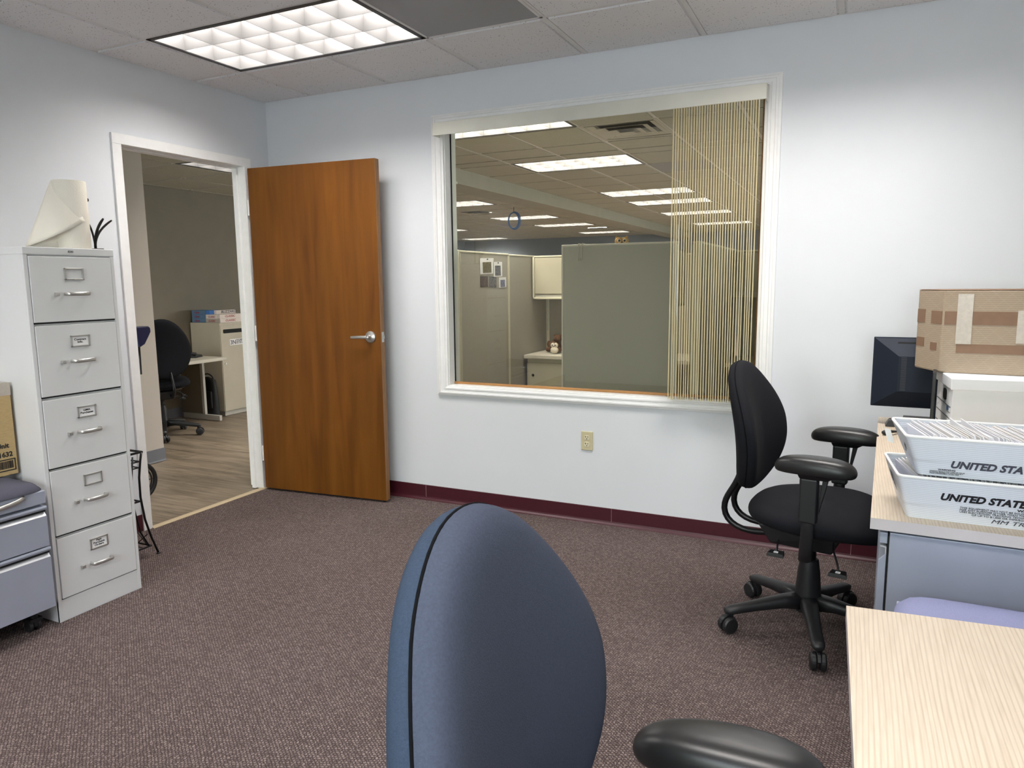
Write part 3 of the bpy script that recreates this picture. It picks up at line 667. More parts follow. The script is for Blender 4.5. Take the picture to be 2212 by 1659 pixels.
# ------------------------------------------------------------------ ceiling fixtures
def ceiling_light(label, x, y, z, dx, dy, lens, group=None):
    t = thing('ceiling_light', label, 'ceiling light', (x, y, z), 0, group)
    b = MB(); w = 0.022
    b.box((0.004, 0.004, -0.004), (dx-0.004, 0.004+w, 0.014)); b.box((0.004, dy-0.004-w, -0.004), (dx-0.004, dy-0.004, 0.014))
    b.box((0.004, 0.004, -0.004), (0.004+w, dy-0.004, 0.014)); b.box((dx-0.004-w, 0.004, -0.004), (dx-0.004, dy-0.004, 0.014))
    b.build('frame', 'lframe', t)
    b = MB(); g = w+0.004; d = 0.080
    for p, q in (((g, g), (dx-g, g+0.003)), ((g, dy-g-0.003), (dx-g, dy-g)), ((g, g), (g+0.003, dy-g)), ((dx-g-0.003, g), (dx-g, dy-g))): b.box((*p, -0.001), (*q, d+0.01))
    for i in range(1, 6):
        X = g + (dx-2*g)*i/6; b.prism([(X-0.0012, 0), (X+0.0012, 0), (X+0.007, d), (X-0.007, d)], g, dy-g, axis='y')
    for j in (1, 2):
        Y = g + (dy-2*g)*j/3; b.prism([(Y-0.0012, 0), (Y+0.0012, 0), (Y+0.007, d), (Y-0.007, d)], g, dx-g, axis='x')
    b.build('louver', 'louver_far' if lens == 'lens_far' else 'louver', t)
    b = MB(); b.quad((g, g, d+0.008), (g, dy-g, d+0.008), (dx-g, dy-g, d+0.008), (dx-g, g, d+0.008)); 
    for f in b.bm.faces: f.normal_update()
    me = bpy.data.meshes.new('lamp_lens'); b.bm.to_mesh(me); b.bm.free(); me.materials.append(M[lens])
    o = bpy.data.objects.new('lamp_lens', me); C.objects.link(o); o.parent = t
    b = MB(); b.box((g-0.002, g-0.002, d+0.02), (dx-g+0.002, dy-g+0.002, d+0.03)); b.build('housing', 'trim', t)
    return t
ceiling_light('rectangular gridded ceiling light glowing above the doorway side of the front office', GX, -0.59-T, H, 2*T, T, 'lens')
ceiling_light('gridded ceiling light over the right desk, out of frame', GX+4*T, -0.59-T, H, 2*T, T, 'lens')
l3 = ceiling_light('gridded ceiling light behind the camera, left', GX, -0.59-5*T, H, 2*T, T, 'lens')
dup(l3, (GX+4*T, -0.59-5*T, H), label='gridded ceiling light behind the camera, right')
OL = ['gridded ceiling light just behind the window valance, top left of the glass', 'bright gridded ceiling light in the middle of the open office ceiling, second from the window',
      'gridded ceiling light left of the blind, third along the middle row', 'gridded ceiling light partly behind the blind, fourth along the middle row',
      'thin slice of ceiling light behind the blind, fifth along the middle row', 'farthest ceiling light behind the blind, last of the middle row',
      'ceiling light at the left jamb, nearest beyond the beam', 'bluish ceiling light behind the hanging cable coil', 'dim ceiling light past the cable coil, next to a black vent',
      'farthest ceiling light left of the owl figure', 'farthest ceiling light low at the left jamb', 'small slice of ceiling light low at the left jamb',
      'office ceiling light hidden behind the blind on the right', 'far office ceiling light hidden behind the blind on the right']
first = None
for (x, y), lab in zip(office_lights, OL):
    if first is None: first = ceiling_light(lab, x, y, H, 1.22, S, 'lens_far')
    else: dup(first, (x, y, H), label=lab)
h1 = ceiling_light('ceiling light seen through the top of the doorway', HX, HY, 2.347, 2*HT, HT, 'lens_hall')
dup(h1, (HX, HY-6*HT, 2.347), label='ceiling light down the hall, hidden by the doorway wall')

rv = thing('return_grille', 'grey perforated return air panel beside the ceiling light', 'vent', (GX+2*T, -0.59-T, H))
b = MB(); b.box((0.012, 0.012, -0.002), (T-0.012, T-0.012, 0.003)); b.build('perforated_panel', 'perf', rv)
b = MB()
for p, q in (((0.0, 0.0), (T, 0.014)), ((0, T-0.014), (T, T)), ((0, 0), (0.014, T)), ((T-0.014, 0), (T, T))): b.box((*p, -0.004), (*q, 0.004))
b.build('frame', 'tbar', rv)
for (x, y), lab in zip(returns, ('dark grey return air panel behind the blind near the middle office light', 'dark grey return air panel far off below the cable coil')):
    r_ = thing('return_grille', lab, 'vent', (x, y, H)); b = MB(); b.box((0.01, 0.01, -0.003), (0.6, S-0.01, 0.003)); b.build('perforated_panel', 'perf', r_)
def diffuser(label, x, y):
    t = thing('ceiling_vent', label, 'vent', (x, y, H)); cx, cy = 0.305, S/2
    b = MB()
    for r0, r1, zz in ((0.272, 0.222, -0.002), (0.200, 0.150, -0.010), (0.128, 0.080, -0.018), (0.058, 0.0, -0.026)):
        if r1 == 0: b.box((cx-r0, cy-r0, zz), (cx+r0, cy+r0, zz+0.003)); continue
        o4 = [(cx-r0, cy-r0), (cx+r0, cy-r0), (cx+r0, cy+r0), (cx-r0, cy+r0)]; i4 = [(cx-r1, cy-r1), (cx+r1, cy-r1), (cx+r1, cy+r1), (cx-r1, cy+r1)]
        for s in range(4):
            p, q, u, v = o4[s], o4[(s+1) % 4], i4[(s+1) % 4], i4[s]
            b.hexa([(*p, zz), (*q, zz), (*u, zz+0.012), (*v, zz+0.012), (*p, zz+0.003), (*q, zz+0.003), (*u, zz+0.015), (*v, zz+0.015)])
    b.build('louver', 'vent', t)
    b = MB(); b.box((0.01, 0.01, 0.075), (0.6, S-0.01, 0.08)); b.build('duct', 'dark', t)
    b = MB(); 
    for p, q in (((0.0, 0.0), (0.61, 0.035)), ((0, S-0.035), (0.61, S)), ((0, 0), (0.03, S)), ((0.58, 0), (0.61, S))): b.box((*p, -0.003), (*q, 0.006))
    b.build('frame', 'vent', t); return t
d0 = diffuser('square stepped air diffuser in the open office ceiling near the window top', *office_vents[0])
dup(d0, (*office_vents[1], H), label='blackened square air diffuser at the left jamb')
dup(d0, (*office_vents[2], H), label='small far air diffuser right of the cable coil')

# ------------------------------------------------------------------ filing cabinet
FX, FY0, FY1, FH = 0.678, -2.049, -1.6722, 1.519
fc = thing('filing_cabinet', 'tall light grey five drawer filing cabinet beside the doorway', 'cabinet', (0.02, FY0, 0))
W_, D_ = FY1-FY0, FX-0.02
b = MB(); b.box((0, 0, 0), (D_-0.012, W_, FH-0.002)); b.box((D_-0.012, 0, 0), (D_, 0.016, FH-0.03)); b.box((D_-0.012, W_-0.016, 0), (D_, W_, FH-0.03)); b.box((D_-0.012, 0, 0.0), (D_-0.001, W_, 0.092))
b.build('body', 'cab', fc, bevel=0.0015)
b = MB(); b.box((0, -0.001, FH-0.030), (D_+0.001, W_+0.001, FH)); b.build('top_cap', 'cab', fc, bevel=0.003)
b = MB(); b.box((D_+0.001, W_/2-0.010, FH-0.019), (D_+0.0025, W_/2+0.010, FH-0.011)); b.build('maker_badge', 'inkgrey', fc)
text('HON', 0.009, (D_+0.0028, W_/2-0.0085, FH-0.0185), (0,1,0), (0,0,1), 'chrome', fc, name='badge_lettering', bold=0.0002)
tops = [FH-0.034, 1.214, 0.920, 0.632, 0.352]; bots = [1.224, 0.930, 0.640, 0.361, 0.094]
labels = ['', 'Contract\nInfo.', 'GMA\nPurchases', '', 'Past\nPurchase\nOrders']
for i in range(5):
    zt, zb = tops[i], bots[i]
    b = MB(); b.box((D_-0.02, 0.018, zb+0.002), (D_+0.003, W_-0.018, zt-0.002)); dr = b.build('drawer', 'cab', fc, bevel=0.002)
    b = MB(); b.box((D_-0.013, 0.015, zb-0.004), (D_-0.004, W_-0.015, zb+0.004)); b.build('shadow_gap', 'dark', fc)
    cy, cz = W_/2 + 0.004, zt - 0.070
    b = MB(); w2, h2, t2 = 0.040, 0.024, 0.006
    for p, q in (((-w2, -h2), (w2, -h2+t2)), ((-w2, h2-t2), (w2, h2)), ((-w2, -h2), (-w2+t2, h2)), ((w2-t2, -h2), (w2, h2))):
        b.box((D_+0.003, cy+p[0], cz+p[1]), (D_+0.0085, cy+q[0], cz+q[1]))
    b.build('label_holder', 'chrome', dr, bevel=0.0012)
    if labels[i]:
        b = MB(); b.box((D_+0.003, cy-w2+0.005, cz-h2+0.005), (D_+0.0045, cy+w2-0.005, cz+h2-0.005)); cd_ = b.build('label_card', 'paper', dr)
        n = labels[i].count('\n')+1
        t_ = text(labels[i], 0.0115, (D_+0.0047, cy, cz + (n-1)*0.0055 - 0.003), (0,1,0), (0,0,1), 'ink', dr, align='CENTER', bold=0.0004, space=0.9, sx=1.2, depth=0.0001)
    cz2 = zt - 0.150
    b = MB()
    pts = [(D_+0.002, cy-0.045, cz2), (D_+0.026, cy-0.044, cz2), (D_+0.032, cy-0.036, cz2), (D_+0.034, cy, cz2), (D_+0.032, cy+0.036, cz2+0.001), (D_+0.026, cy+0.044, cz2+0.001), (D_+0.002, cy+0.045, cz2)]
    b.tube(pts, 0.0075, seg=10, sx=0.5, up=(0, 0, 1)); autosmooth(b.build('handle', 'chrome', dr), 0.9)
    b = MB(); b.box((D_+0.003, cy-0.089, cz2-0.007), (D_+0.017, cy-0.073, cz2+0.007)); b.build('thumb_latch', 'chrome', dr, bevel=0.002)

# ------------------------------------------------------------------ paper towel roll on the cabinet
tr = thing('paper_towel_roll', 'white paper towel roll with loose sheet on the filing cabinet top', 'paper towel', (0.575, -1.772, FH))
b = MB(); b.lathe([(0.02, 0.0), (0.0615, 0.0), (0.063, 0.003), (0.063, 0.276), (0.0615, 0.279), (0.02, 0.279)], seg=40); autosmooth(b.build('roll', 'towel', tr), 0.5)
b = MB(); b.lathe([(0.019, -0.0), (0.019, 0.2795)], seg=24); b.build('cardboard_core', 'board2', tr)
# loose sheet: leaves the roll at its back left, folds out to the left and its free corner comes forward over the roll
b = MB()
def sheet(u, v):
    # u along free corner curve (0 = left low corner, 1 = corner resting on the roll), v from top apex (0) to the lower edge (1)
    apex = V((-0.034, -0.054, 0.279))
    lo = V((-0.075, -0.155, 0.006)).lerp(V((0.066, 0.015, 0.115)), u) + V((0.045, -0.02, -0.004))*math.sin(PI*u)
    side = V((0.03, -0.015, 0))*math.sin(PI*v)*(0.25+0.5*u)
    tp = apex
    return tp.lerp(lo, v) + side
b.grid(sheet, 14, 12); b.build('loose_sheet', 'towel', tr, smooth=True, solid=0.0008)
b = MB()
def sheet2(u, v):
    p = V((-0.034, -0.054, 0.27)).lerp(V((-0.075, -0.155, 0.004)), v); q = V((-0.030, -0.045, 0.27)).lerp(V((0.0, -0.055, 0.004)), v)
    return p.lerp(q, u) + V((0, 0, 0))
b.grid(sheet2, 6, 8); b.build('back_sheet', 'towel', tr, smooth=True, solid=0.0008)
# metal holder behind: post knob + curved prongs
hd = thing('towel_holder', 'black towel holder arm with round knob behind the paper roll', 'holder', (0.56, -1.69, FH))
b = MB(); b.lathe([(0.012, 0.0), (0.012, 0.004), (0.004, 0.006), (0.0035, 0.2), (0.003, 0.205)], seg=12); b.build('post', 'blackmetal', hd)
b = MB(); b.ball((0.0, 0.0, 0.212), 0.010, 2); b.build('knob', 'blackmetal', hd, smooth=True)
cg = thing('curved_prong_stand', 'black stand of three curved prongs on the cabinet top near the doorway', 'stand', (0.60, -1.695, FH))
b = MB(); b.box((-0.03, -0.02, 0), (0.03, 0.018, 0.006)); b.build('base', 'blackmetal', cg, bevel=0.002)
for (dx_, dy_, h_, r_) in ((-0.01, -0.018, 0.115, 0.0042), (0.065, -0.0, 0.128, 0.0055), (0.10, 0.012, 0.120, 0.0045)):
    b = MB(); b.tube(bez((0.0, 0, 0.003), (0.0, -0.002, h_*0.5), (dx_*0.45, dy_*0.5, h_*0.8), (dx_, dy_, h_), 10), [r_]*9 + [r_*0.9, r_*0.7], seg=8); b.build('prong', 'blackmetal', cg, smooth=True)

# ------------------------------------------------------------------ mobile pedestal with cushion (left) and its twin (right)
def pedestal(label, loc, rz, cush, w=0.40, d=0.52, pull=True):
    """front face at local x = d, width along local y from 0 to w, floor at z=0"""
    t = thing('mobile_pedestal', label, 'pedestal', loc, rz)
    z0, z1 = 0.095, 0.572
    b = MB(); b.box((0.0, 0.0, z0), (d-0.03, w, z1-0.05)); b.build('body', 'pedmetal', t, bevel=0.002)
    b = MB(); b.box((-0.001, -0.001, z1-0.048), (d, w+0.001, z1+0.004)); b.build('seat_frame', 'pedmetal', t, bevel=0.003)
    if pull:
        b = MB(); b.tube(bez((d, w*0.20, z1-0.022), (d+0.03, w*0.25, z1-0.028), (d+0.03, w*0.72, z1-0.014), (d, w*0.80, z1-0.005), 10), 0.006, seg=8, sx=1.6, up=(1, 0, 0)); b.build('cushion_pull', 'chrome', t, smooth=True)
    # cushion: pillow top
    b = MB()
    def cu(u, v):
        x = d/2 + 0.001 + (d+0.012)*(u-0.5)*(1-0.07*abs(2*v-1)**7); y = w/2 + (w+0.016)*(v-0.5)*(1-0.07*abs(2*u-1)**7)
        ex = min(u, 1-u)*d; ey = min(v, 1-v)*w
        h = 0.030*(1-math.exp(-ex/0.018)) * (1-math.exp(-ey/0.018)) + 0.012*math.sin(PI*u)*math.sin(PI*v)
        return (x, y, z1 + 0.012 + h)
    g = b.grid(cu, 30, 26)
    lo = {}
    border = [g[i][0] for i in range(30)] + [g[29][j] for j in range(1, 26)] + [g[i][25] for i in range(28, -1, -1)] + [g[0][j] for j in range(24, 0, -1)]
    ring = [b.bm.verts.new((v.co.x, v.co.y, z1+0.005)) for v in border]
    n = len(border)
    for i in range(n): b.bm.faces.new((border[i], border[(i+1) % n], ring[(i+1) % n], ring[i]))
    b.build('cushion', cush, t, smooth=True)
    for (a, c) in ((0.352, 0.510), (0.098, 0.343)):
        b = MB(); lip = 0.034
        b.prism([(d-0.03, a), (d, a), (d, c-lip-0.004), (d-0.022, c-lip+0.022), (d-0.03, c-lip+0.022)], 0.001, w-0.001, axis='y')
        dr = b.build('drawer', 'pedmetal', t, bevel=0.0015)
        b = MB(); b.hexa([(d-0.024, 0.004, c-lip+0.0225), (d+0.0005, 0.004, c-lip-0.0035), (d+0.0005, w-0.004, c-lip-0.0035), (d-0.024, w-0.004, c-lip+0.0225),
                          (d-0.024, 0.004, c-lip+0.024), (d+0.0005, 0.004, c-lip-0.002), (d+0.0005, w-0.004, c-lip-0.002), (d-0.024, w-0.004, c-lip+0.024)])
        b.build('finger_lip', 'pedlip', dr)
        b = MB(); b.prism([(d-0.03, c-0.012), (d-0.001, c-0.012), (d+0.004, c-0.004), (d+0.002, c+0.004), (d-0.03, c+0.004)], 0.0, w, axis='y'); b.build('drawer_rail', 'pedmetal', dr, bevel=0.001)
        b = MB(); b.box((d-0.029, 0.003, c-0.020), (d-0.004, w-0.003, c-0.0125)); b.build('shadow_gap', 'dark', dr)
    for (cx, cy) in ((d-0.07, 0.05), (d-0.07, w-0.05), (0.06, 0.05), (0.06, w-0.05)):
        b = MB(); b.lathe([(0.013, 0.055), (0.013, z0)], (cx, cy, 0), seg=12)
        for s in (-1, 1): b.lathe([(0.010, s*0.006), (0.022, s*0.008), (0.0245, s*0.012), (0.0245, s*0.019), (0.02, s*0.023)], (cx-0.012, cy, 0.0245), axis='y', seg=20)
        b.box((cx-0.02, cy-0.006, 0.02), (cx+0.012, cy+0.006, 0.07)); b.box((cx-0.03, cy-0.024, 0.04), (cx+0.016, cy+0.024, 0.056))
        b.build('caster', 'rubber', t, bevel=0.0015)
    return t
pedestal('silver blue mobile pedestal with grey cushion top beside the filing cabinet', (0.20, -2.482, 0), 0.0, 'cushion', w=0.40, d=0.52)

# box on the pedestal
cb = thing('cardboard_box', 'brown cardboard carton printed 1632 standing on the grey cushion', 'box', (0.43, -2.422, 0.620), math.radians(0))
bx_d, bx_h, bx_w = 0.10, 0.37, 0.36
b = MB(); b.box((0, 0, 0), (bx_d, bx_w, bx_h)); b.build('carton', 'board2', cb, bevel=0.003)
b = MB(); b.box((-0.0005, -0.0005, bx_h-0.05), (bx_d+0.0008, bx_w+0.0005, bx_h+0.0006)); b.build('packing_tape', 'cleartape', cb)

# ------------------------------------------------------------------ wire rack between cabinet and doorway
wk = thing('wire_rack', 'black curved wire rack standing between cabinet and doorway', 'rack', (0.30, -1.40, 0))
def P_(x, y, z): return (x-0.30, y+1.40, z)
for x in (0.38, 0.16):
    b = MB(); b.tube([P_(x, -1.395, 0.545), P_(x, -1.405, 0.50), P_(x, -1.418, 0.42), P_(x, -1.420, 0.32), P_(x, -1.405, 0.20), P_(x, -1.378, 0.10), P_(x, -1.345, 0.006)], 0.0055, seg=8); b.lathe([(0.010, 0.0), (0.010, 0.006)], P_(x, -1.345, 0), seg=12); b.build('leg', 'blackmetal', wk, smooth=True)
    b = MB(); b.tube([P_(x, -1.625, 0.545), P_(x, -1.615, 0.50), P_(x, -1.602, 0.42), P_(x, -1.600, 0.32), P_(x, -1.615, 0.20), P_(x, -1.635, 0.10), P_(x, -1.655, 0.006)], 0.0055, seg=8); b.build('leg', 'blackmetal', wk, smooth=True)
    b = MB(); b.tube([P_(x, -1.445, 0.53), P_(x, -1.462, 0.40), P_(x, -1.462, 0.28), P_(x, -1.435, 0.14), P_(x, -1.395, 0.06)], 0.0042, seg=8); b.build('upright_rod', 'blackmetal', wk, smooth=True)
b = MB()
for (z, y0, y1, r_) in ((0.545, -1.625, -1.392, 0.006), (0.50, -1.613, -1.41, 0.004), (0.47, -1.61, -1.415, 0.0035)):
    b.tube([P_(0.38, y0, z), P_(0.38, y1, z), P_(0.16, y1, z), P_(0.16, y0, z)], r_, seg=8, closed=True)
b.build('top_ring', 'blackmetal', wk)
b = MB(); 
for z in (0.055, 0.30):
    y1 = -1.382 if z < 0.1 else -1.425
    b.tube([P_(0.38, -1.62, z), P_(0.38, y1, z), P_(0.16, y1, z), P_(0.16, -1.62, z)], 0.005, seg=8, closed=True)
    for k in range(1, 6):
        yy = -1.62 + (y1+1.62)*k/6; b.tube([P_(0.38, yy, z), P_(0.16, yy, z)], 0.003, seg=6)
b.build('shelf', 'blackmetal', wk)
b = MB(); b.tube([P_(0.38, -1.40, 0.06), P_(0.30, -1.40, 0.13), P_(0.22, -1.40, 0.06)], 0.003, seg=6); b.tube([P_(0.38, -1.40, 0.12), P_(0.30, -1.40, 0.06), P_(0.22, -1.40, 0.12)], 0.003, seg=6); b.build('scroll_rod', 'blackmetal', wk)
rd = MB(); rd.lathe([(0.028, 0.0), (0.031, 0.008), (0.031, 0.10), (0.014, 0.125), (0.012, 0.14)], seg=20); o = rd.build('red_bottle', 'red', smooth=True); o.location = (0.30, -1.435, 0.0605)
tag(o, 'small dark red bottle on the lowest shelf of the wire rack', 'bottle')

# ------------------------------------------------------------------ cart behind the door jamb (hall)
ct = thing('folding_cart', 'folding cart with navy handle grip and black spoked wheel behind the doorway jamb', 'cart', (-0.5, -0.90, 0))
def wheel(b, c, r, t):
    b.lathe([(r*0.80, -t/2), (r*0.97, -t/2), (r, -t/4), (r, t/4), (r*0.97, t/2), (r*0.80, t/2)], c, axis='x', seg=36)
for xx in (0.0, -0.42):
    b = MB(); c = (xx, 0.135, 0.128); R = 0.128; n = 40
    b.tube([(c[0], c[1]+0.115*math.cos(2*PI*k/n), c[2]+0.113*math.sin(2*PI*k/n)) for k in range(n)], 0.014, seg=8, closed=True); tyre = b.build('wheel', 'rubber', ct, smooth=True)
    b = MB(); b.tube([(c[0], c[1]+0.088*math.cos(2*PI*k/n), c[2]+0.088*math.sin(2*PI*k/n)) for k in range(n)], 0.006, seg=6, closed=True)
    for k in range(9):
        a = 2*PI*k/9; b.tube([(c[0], c[1]+0.02*math.cos(a), c[2]+0.02*math.sin(a)), (c[0], c[1]+0.1*math.cos(a), c[2]+0.1*math.sin(a))], 0.0035, seg=6)
    b.lathe([(0.022, -0.015), (0.022, 0.015)], c, axis='x', seg=16); b.build('wheel_spokes', 'black', tyre)
b = MB(); b.tube([(0.0, 0.135, 0.128), (-0.42, 0.135, 0.128)], 0.008, seg=8); b.build('axle', 'metalgrey', ct)
b = MB()
for xx in (-0.04, -0.38): b.tube([(xx, 0.12, 0.128), (xx, 0.15, 0.45), (xx, 0.19, 0.83), (xx, 0.17, 1.05)], 0.009, seg=8)
b.tube([(-0.04, -0.30, 0.10), (-0.04, 0.12, 0.128)], 0.009, seg=8); b.tube([(-0.38, -0.30, 0.10), (-0.38, 0.12, 0.128)], 0.009, seg=8); b.box((-0.39, -0.32, 0.0), (-0.03, -0.29, 0.12))
b.build('frame', 'blackmetal', ct)
b = MB(); b.tube([(0.0, 0.208, 0.81), (0.0, 0.212, 1.06)], 0.0075, seg=8); b.tube([(-0.0, 0.188, 0.93), (-0.0, 0.186, 1.08)], 0.008, seg=8); b.build('slide_rod', 'black', ct)
b = MB(); b.prism([(0.14, 1.105), (0.27, 1.112), (0.283, 1.10), (0.283, 1.075), (0.268, 1.05), (0.235, 1.00), (0.205, 0.985), (0.195, 0.985), (0.185, 1.04), (0.14, 1.06)], -0.05, 0.03, axis='x'); b.build('handle_grip', 'blueplastic', ct, bevel=0.008, seg=3)

# ------------------------------------------------------------------ office chair
def office_chair(label, loc, rz, up_m, shell_m, base_rot=0.0, seat_h=0.03, arms=True, back_top=1.045, back_w=0.248, arm_h=0.015, arm_x=0.065, back_bot=0.545, lean=0.028):
    t = thing('office_chair', label, 'office chair', loc, rz)
    # star base: five legs
    hub_z = 0.10
    b = MB(); b.lathe([(0.046, 0.080), (0.050, 0.10), (0.049, 0.13), (0.041, 0.24), (0.034, 0.285), (0.030, 0.29)], seg=28); col = autosmooth(b.build('base_column', 'black', t), 0.5)
    b = MB(); b.lathe([(0.024, 0.28), (0.024, 0.375)], seg=20); b.build('gas_lift', 'blackmetal', t, smooth=False)
    for k in range(5):
        a = base_rot + 2*PI*k/5; mt = Matrix.Rotation(a, 4, 'Z')
        b = MB()
        prof_ = [(0.020, 0.118, 0.036, 0.034), (0.10, 0.118, 0.030, 0.025), (0.20, 0.104, 0.025, 0.019), (0.275, 0.092, 0.023, 0.017), (0.305, 0.088, 0.024, 0.016), (0.326, 0.084, 0.015, 0.010)]
        rings = []
        for (x, z, w, h) in prof_:
            ring = []
            for q in range(12):
                c_, s_ = math.cos(2*PI*q/12), math.sin(2*PI*q/12)
                ring.append(b.bm.verts.new(mt @ V((x, w*math.copysign(abs(c_)**0.7, c_), z + h*math.copysign(abs(s_)**0.7, s_)))))
            rings.append(ring)
        for r0, r1 in zip(rings, rings[1:]):
            for q in range(12): b.bm.faces.new((r0[q], r0[(q+1) % 12], r1[(q+1) % 12], r1[q]))
        b.bm.faces.new(rings[0][::-1]); b.bm.faces.new(rings[-1])
        b.build('leg', 'black', t, smooth=True)
        b = MB(); ca = a + 0.35*math.sin(2.1*k); cm = Matrix.Translation(mt @ V((0.300, 0, 0))) @ Matrix.Rotation(ca, 4, 'Z')
        for s in (-1, 1): b.lathe([(0.014, s*0.005), (0.028, s*0.006), (0.0325, s*0.010), (0.0325, s*0.021), (0.028, s*0.0265), (0.014, s*0.0275)], (0.016, 0, 0.0325), axis='y', seg=22, mtx=cm)
        b.tube([cm @ V((0, 0, 0.040)), cm @ V((0, 0, 0.078))], 0.008, seg=10)
        hood = [(0.016 + 0.037*math.cos(x_), 0.0325 + 0.037*math.sin(x_)) for x_ in [math.radians(d_) for d_ in range(20, 201, 20)]]
        b.prism(hood + [(0.016-0.012, 0.0272), (0.016+0.012, 0.030)], -0.0055, 0.0055, axis='y', mtx=cm)
        b.build('caster', 'black', t, bevel=0.0008)
    sh = seat_h; AH = arm_h; AX = arm_x
    # mechanism under the seat
    b = MB(); b.hexa([(-0.13, -0.085, 0.352), (0.09, -0.08, 0.345), (0.09, 0.08, 0.345), (-0.13, 0.085, 0.352), (-0.18, -0.09, 0.425), (0.13, -0.11, 0.425), (0.13, 0.11, 0.425), (-0.18, 0.09, 0.425)])
    b.lathe([(0.030, 0.325), (0.05, 0.350)], seg=20); b.build('mechanism', 'black', t, bevel=0.006)
    # seat cushion
    def seat_o(a):
        c_, s_ = math.cos(a), math.sin(a)
        x = 0.262*math.copysign(abs(c_)**0.80, c_); y = 0.262*math.copysign(abs(s_)**0.80, s_)
        y *= 1.0 - 0.07*(x/0.26 if x < 0 else 0)*-1
        return x + 0.035, y
    b = MB()
    zc = 0.462 + sh
    levels = [(0.0, 0.052), (0.35, 0.052), (0.62, 0.050), (0.80, 0.043), (0.92, 0.027), (0.985, 0.008), (1.0, -0.010), (0.985, -0.026), (0.93, -0.038), (0.84, -0.042)]
    def seatf(u, v):
        i = int(round(v*(len(levels)-1))); f, h = levels[i]; x, y = seat_o(2*PI*u)
        x0 = 0.035; f = max(f, 0.02)
        px, py = x0 + (x-x0)*f, y*f
        front = max(0, (px-0.10)/0.2); dip = -0.016*math.exp(-((px+0.02)**2+py**2)/0.02) if h > 0.03 else 0
        return (px, py, zc + h*1.0 - 0.035*front**2 + dip)
    b.cap(b.grid(seatf, 48, len(levels), closeu=True), 0); b.build('seat', up_m, t, smooth=True, sub=1)
    b = MB()
    def panf(u, v):
        x, y = seat_o(2*PI*u); f = (0.84, 0.80, 0.50, 0.02)[int(round(v*3))]; h = (-0.043, -0.052, -0.058, -0.058)[int(round(v*3))]
        px = 0.035+(x-0.035)*f; return (px, y*f, zc + h - 0.03*max(0, (px-0.10)/0.2)**2)
    b.cap(b.grid(panf, 48, 4, closeu=True), 3); b.build('seat_pan', 'black', t, smooth=True)
    # backrest; local coordinates s (lateral) and z, bulging forward (+x)
    bz0, bz1 = back_bot, back_top
    hh = (bz1-bz0)/2; zm = (bz0+bz1)/2
    def spine(z):   # x of the mid surface as the back rises: lumbar forward, then reclining
        q = (z-bz0)/(bz1-bz0)
        return -0.232 - 0.030*q + 0.016*math.sin(PI*min(1, q*1.15)) - lean*q*q
    def out_(a):
        c_, s_ = math.cos(a), math.sin(a)
        z = s_
        w = back_w*math.copysign(abs(c_)**0.92, c_)
        w *= (1.0 - 0.20*max(0, z + 0.15)**1.3 - 0.10*max(0, -z)**1.5)
        return w, zm + hh*math.copysign(abs(s_)**(0.98 if s_ > 0 else 0.72), s_)
    def bsurf(a, f, h):
        w, z = out_(a); w *= f; z = zm - 0.03 + (z-zm+0.03)*f
        wing = 0.055*(abs(w)/back_w)**2.0
        return V((spine(z) + wing + h, w, z))
    fl = [(0.02, 0.044), (0.30, 0.044), (0.58, 0.043), (0.80, 0.040), (0.93, 0.033), (1.005, 0.018), (1.004, -0.004)]
    rl = [(0.998, -0.006), (0.995, -0.018), (0.965, -0.031), (0.91, -0.038), (0.80, -0.042), (0.55, -0.044), (0.25, -0.044), (0.02, -0.044)]
    b = MB(); b.cap(b.grid(lambda u, v: bsurf(2*PI*u, *fl[int(round(v*6))]), 56, 7, closeu=True), 0); b.build('backrest', up_m, t, smooth=True, sub=1)
    b = MB(); b.cap(b.grid(lambda u, v: bsurf(2*PI*u, *rl[int(round(v*7))]), 56, 8, closeu=True), 7); b.build('back_shell', shell_m, t, smooth=True, sub=1)
    b = MB(); b.tube([bsurf(2*PI*k/64, 0.999, -0.005) for k in range(64)], 0.0024, seg=6, closed=True); b.build('piping', 'pipe', t, smooth=True)
    # twin support bars
    for s in (-1, 1):
        y = 0.062*s
        dz = bz0-0.545
        p1 = bez((-0.10, y, 0.402), (-0.20, y, 0.358), (-0.312, y, 0.375), (-0.318, y, 0.455+dz*0.6), 10)
        p2 = bez((-0.318, y, 0.455+dz*0.6), (-0.320, y, 0.51+dz), (-0.282, y*0.95, 0.53+dz), (spine(bz0+0.06)-0.030, y*0.9, bz0+0.065), 8)[1:]
        b = MB(); b.tube(p1+p2, 0.0125, seg=10); b.build('support_bar', 'blackmetal', t, smooth=True)
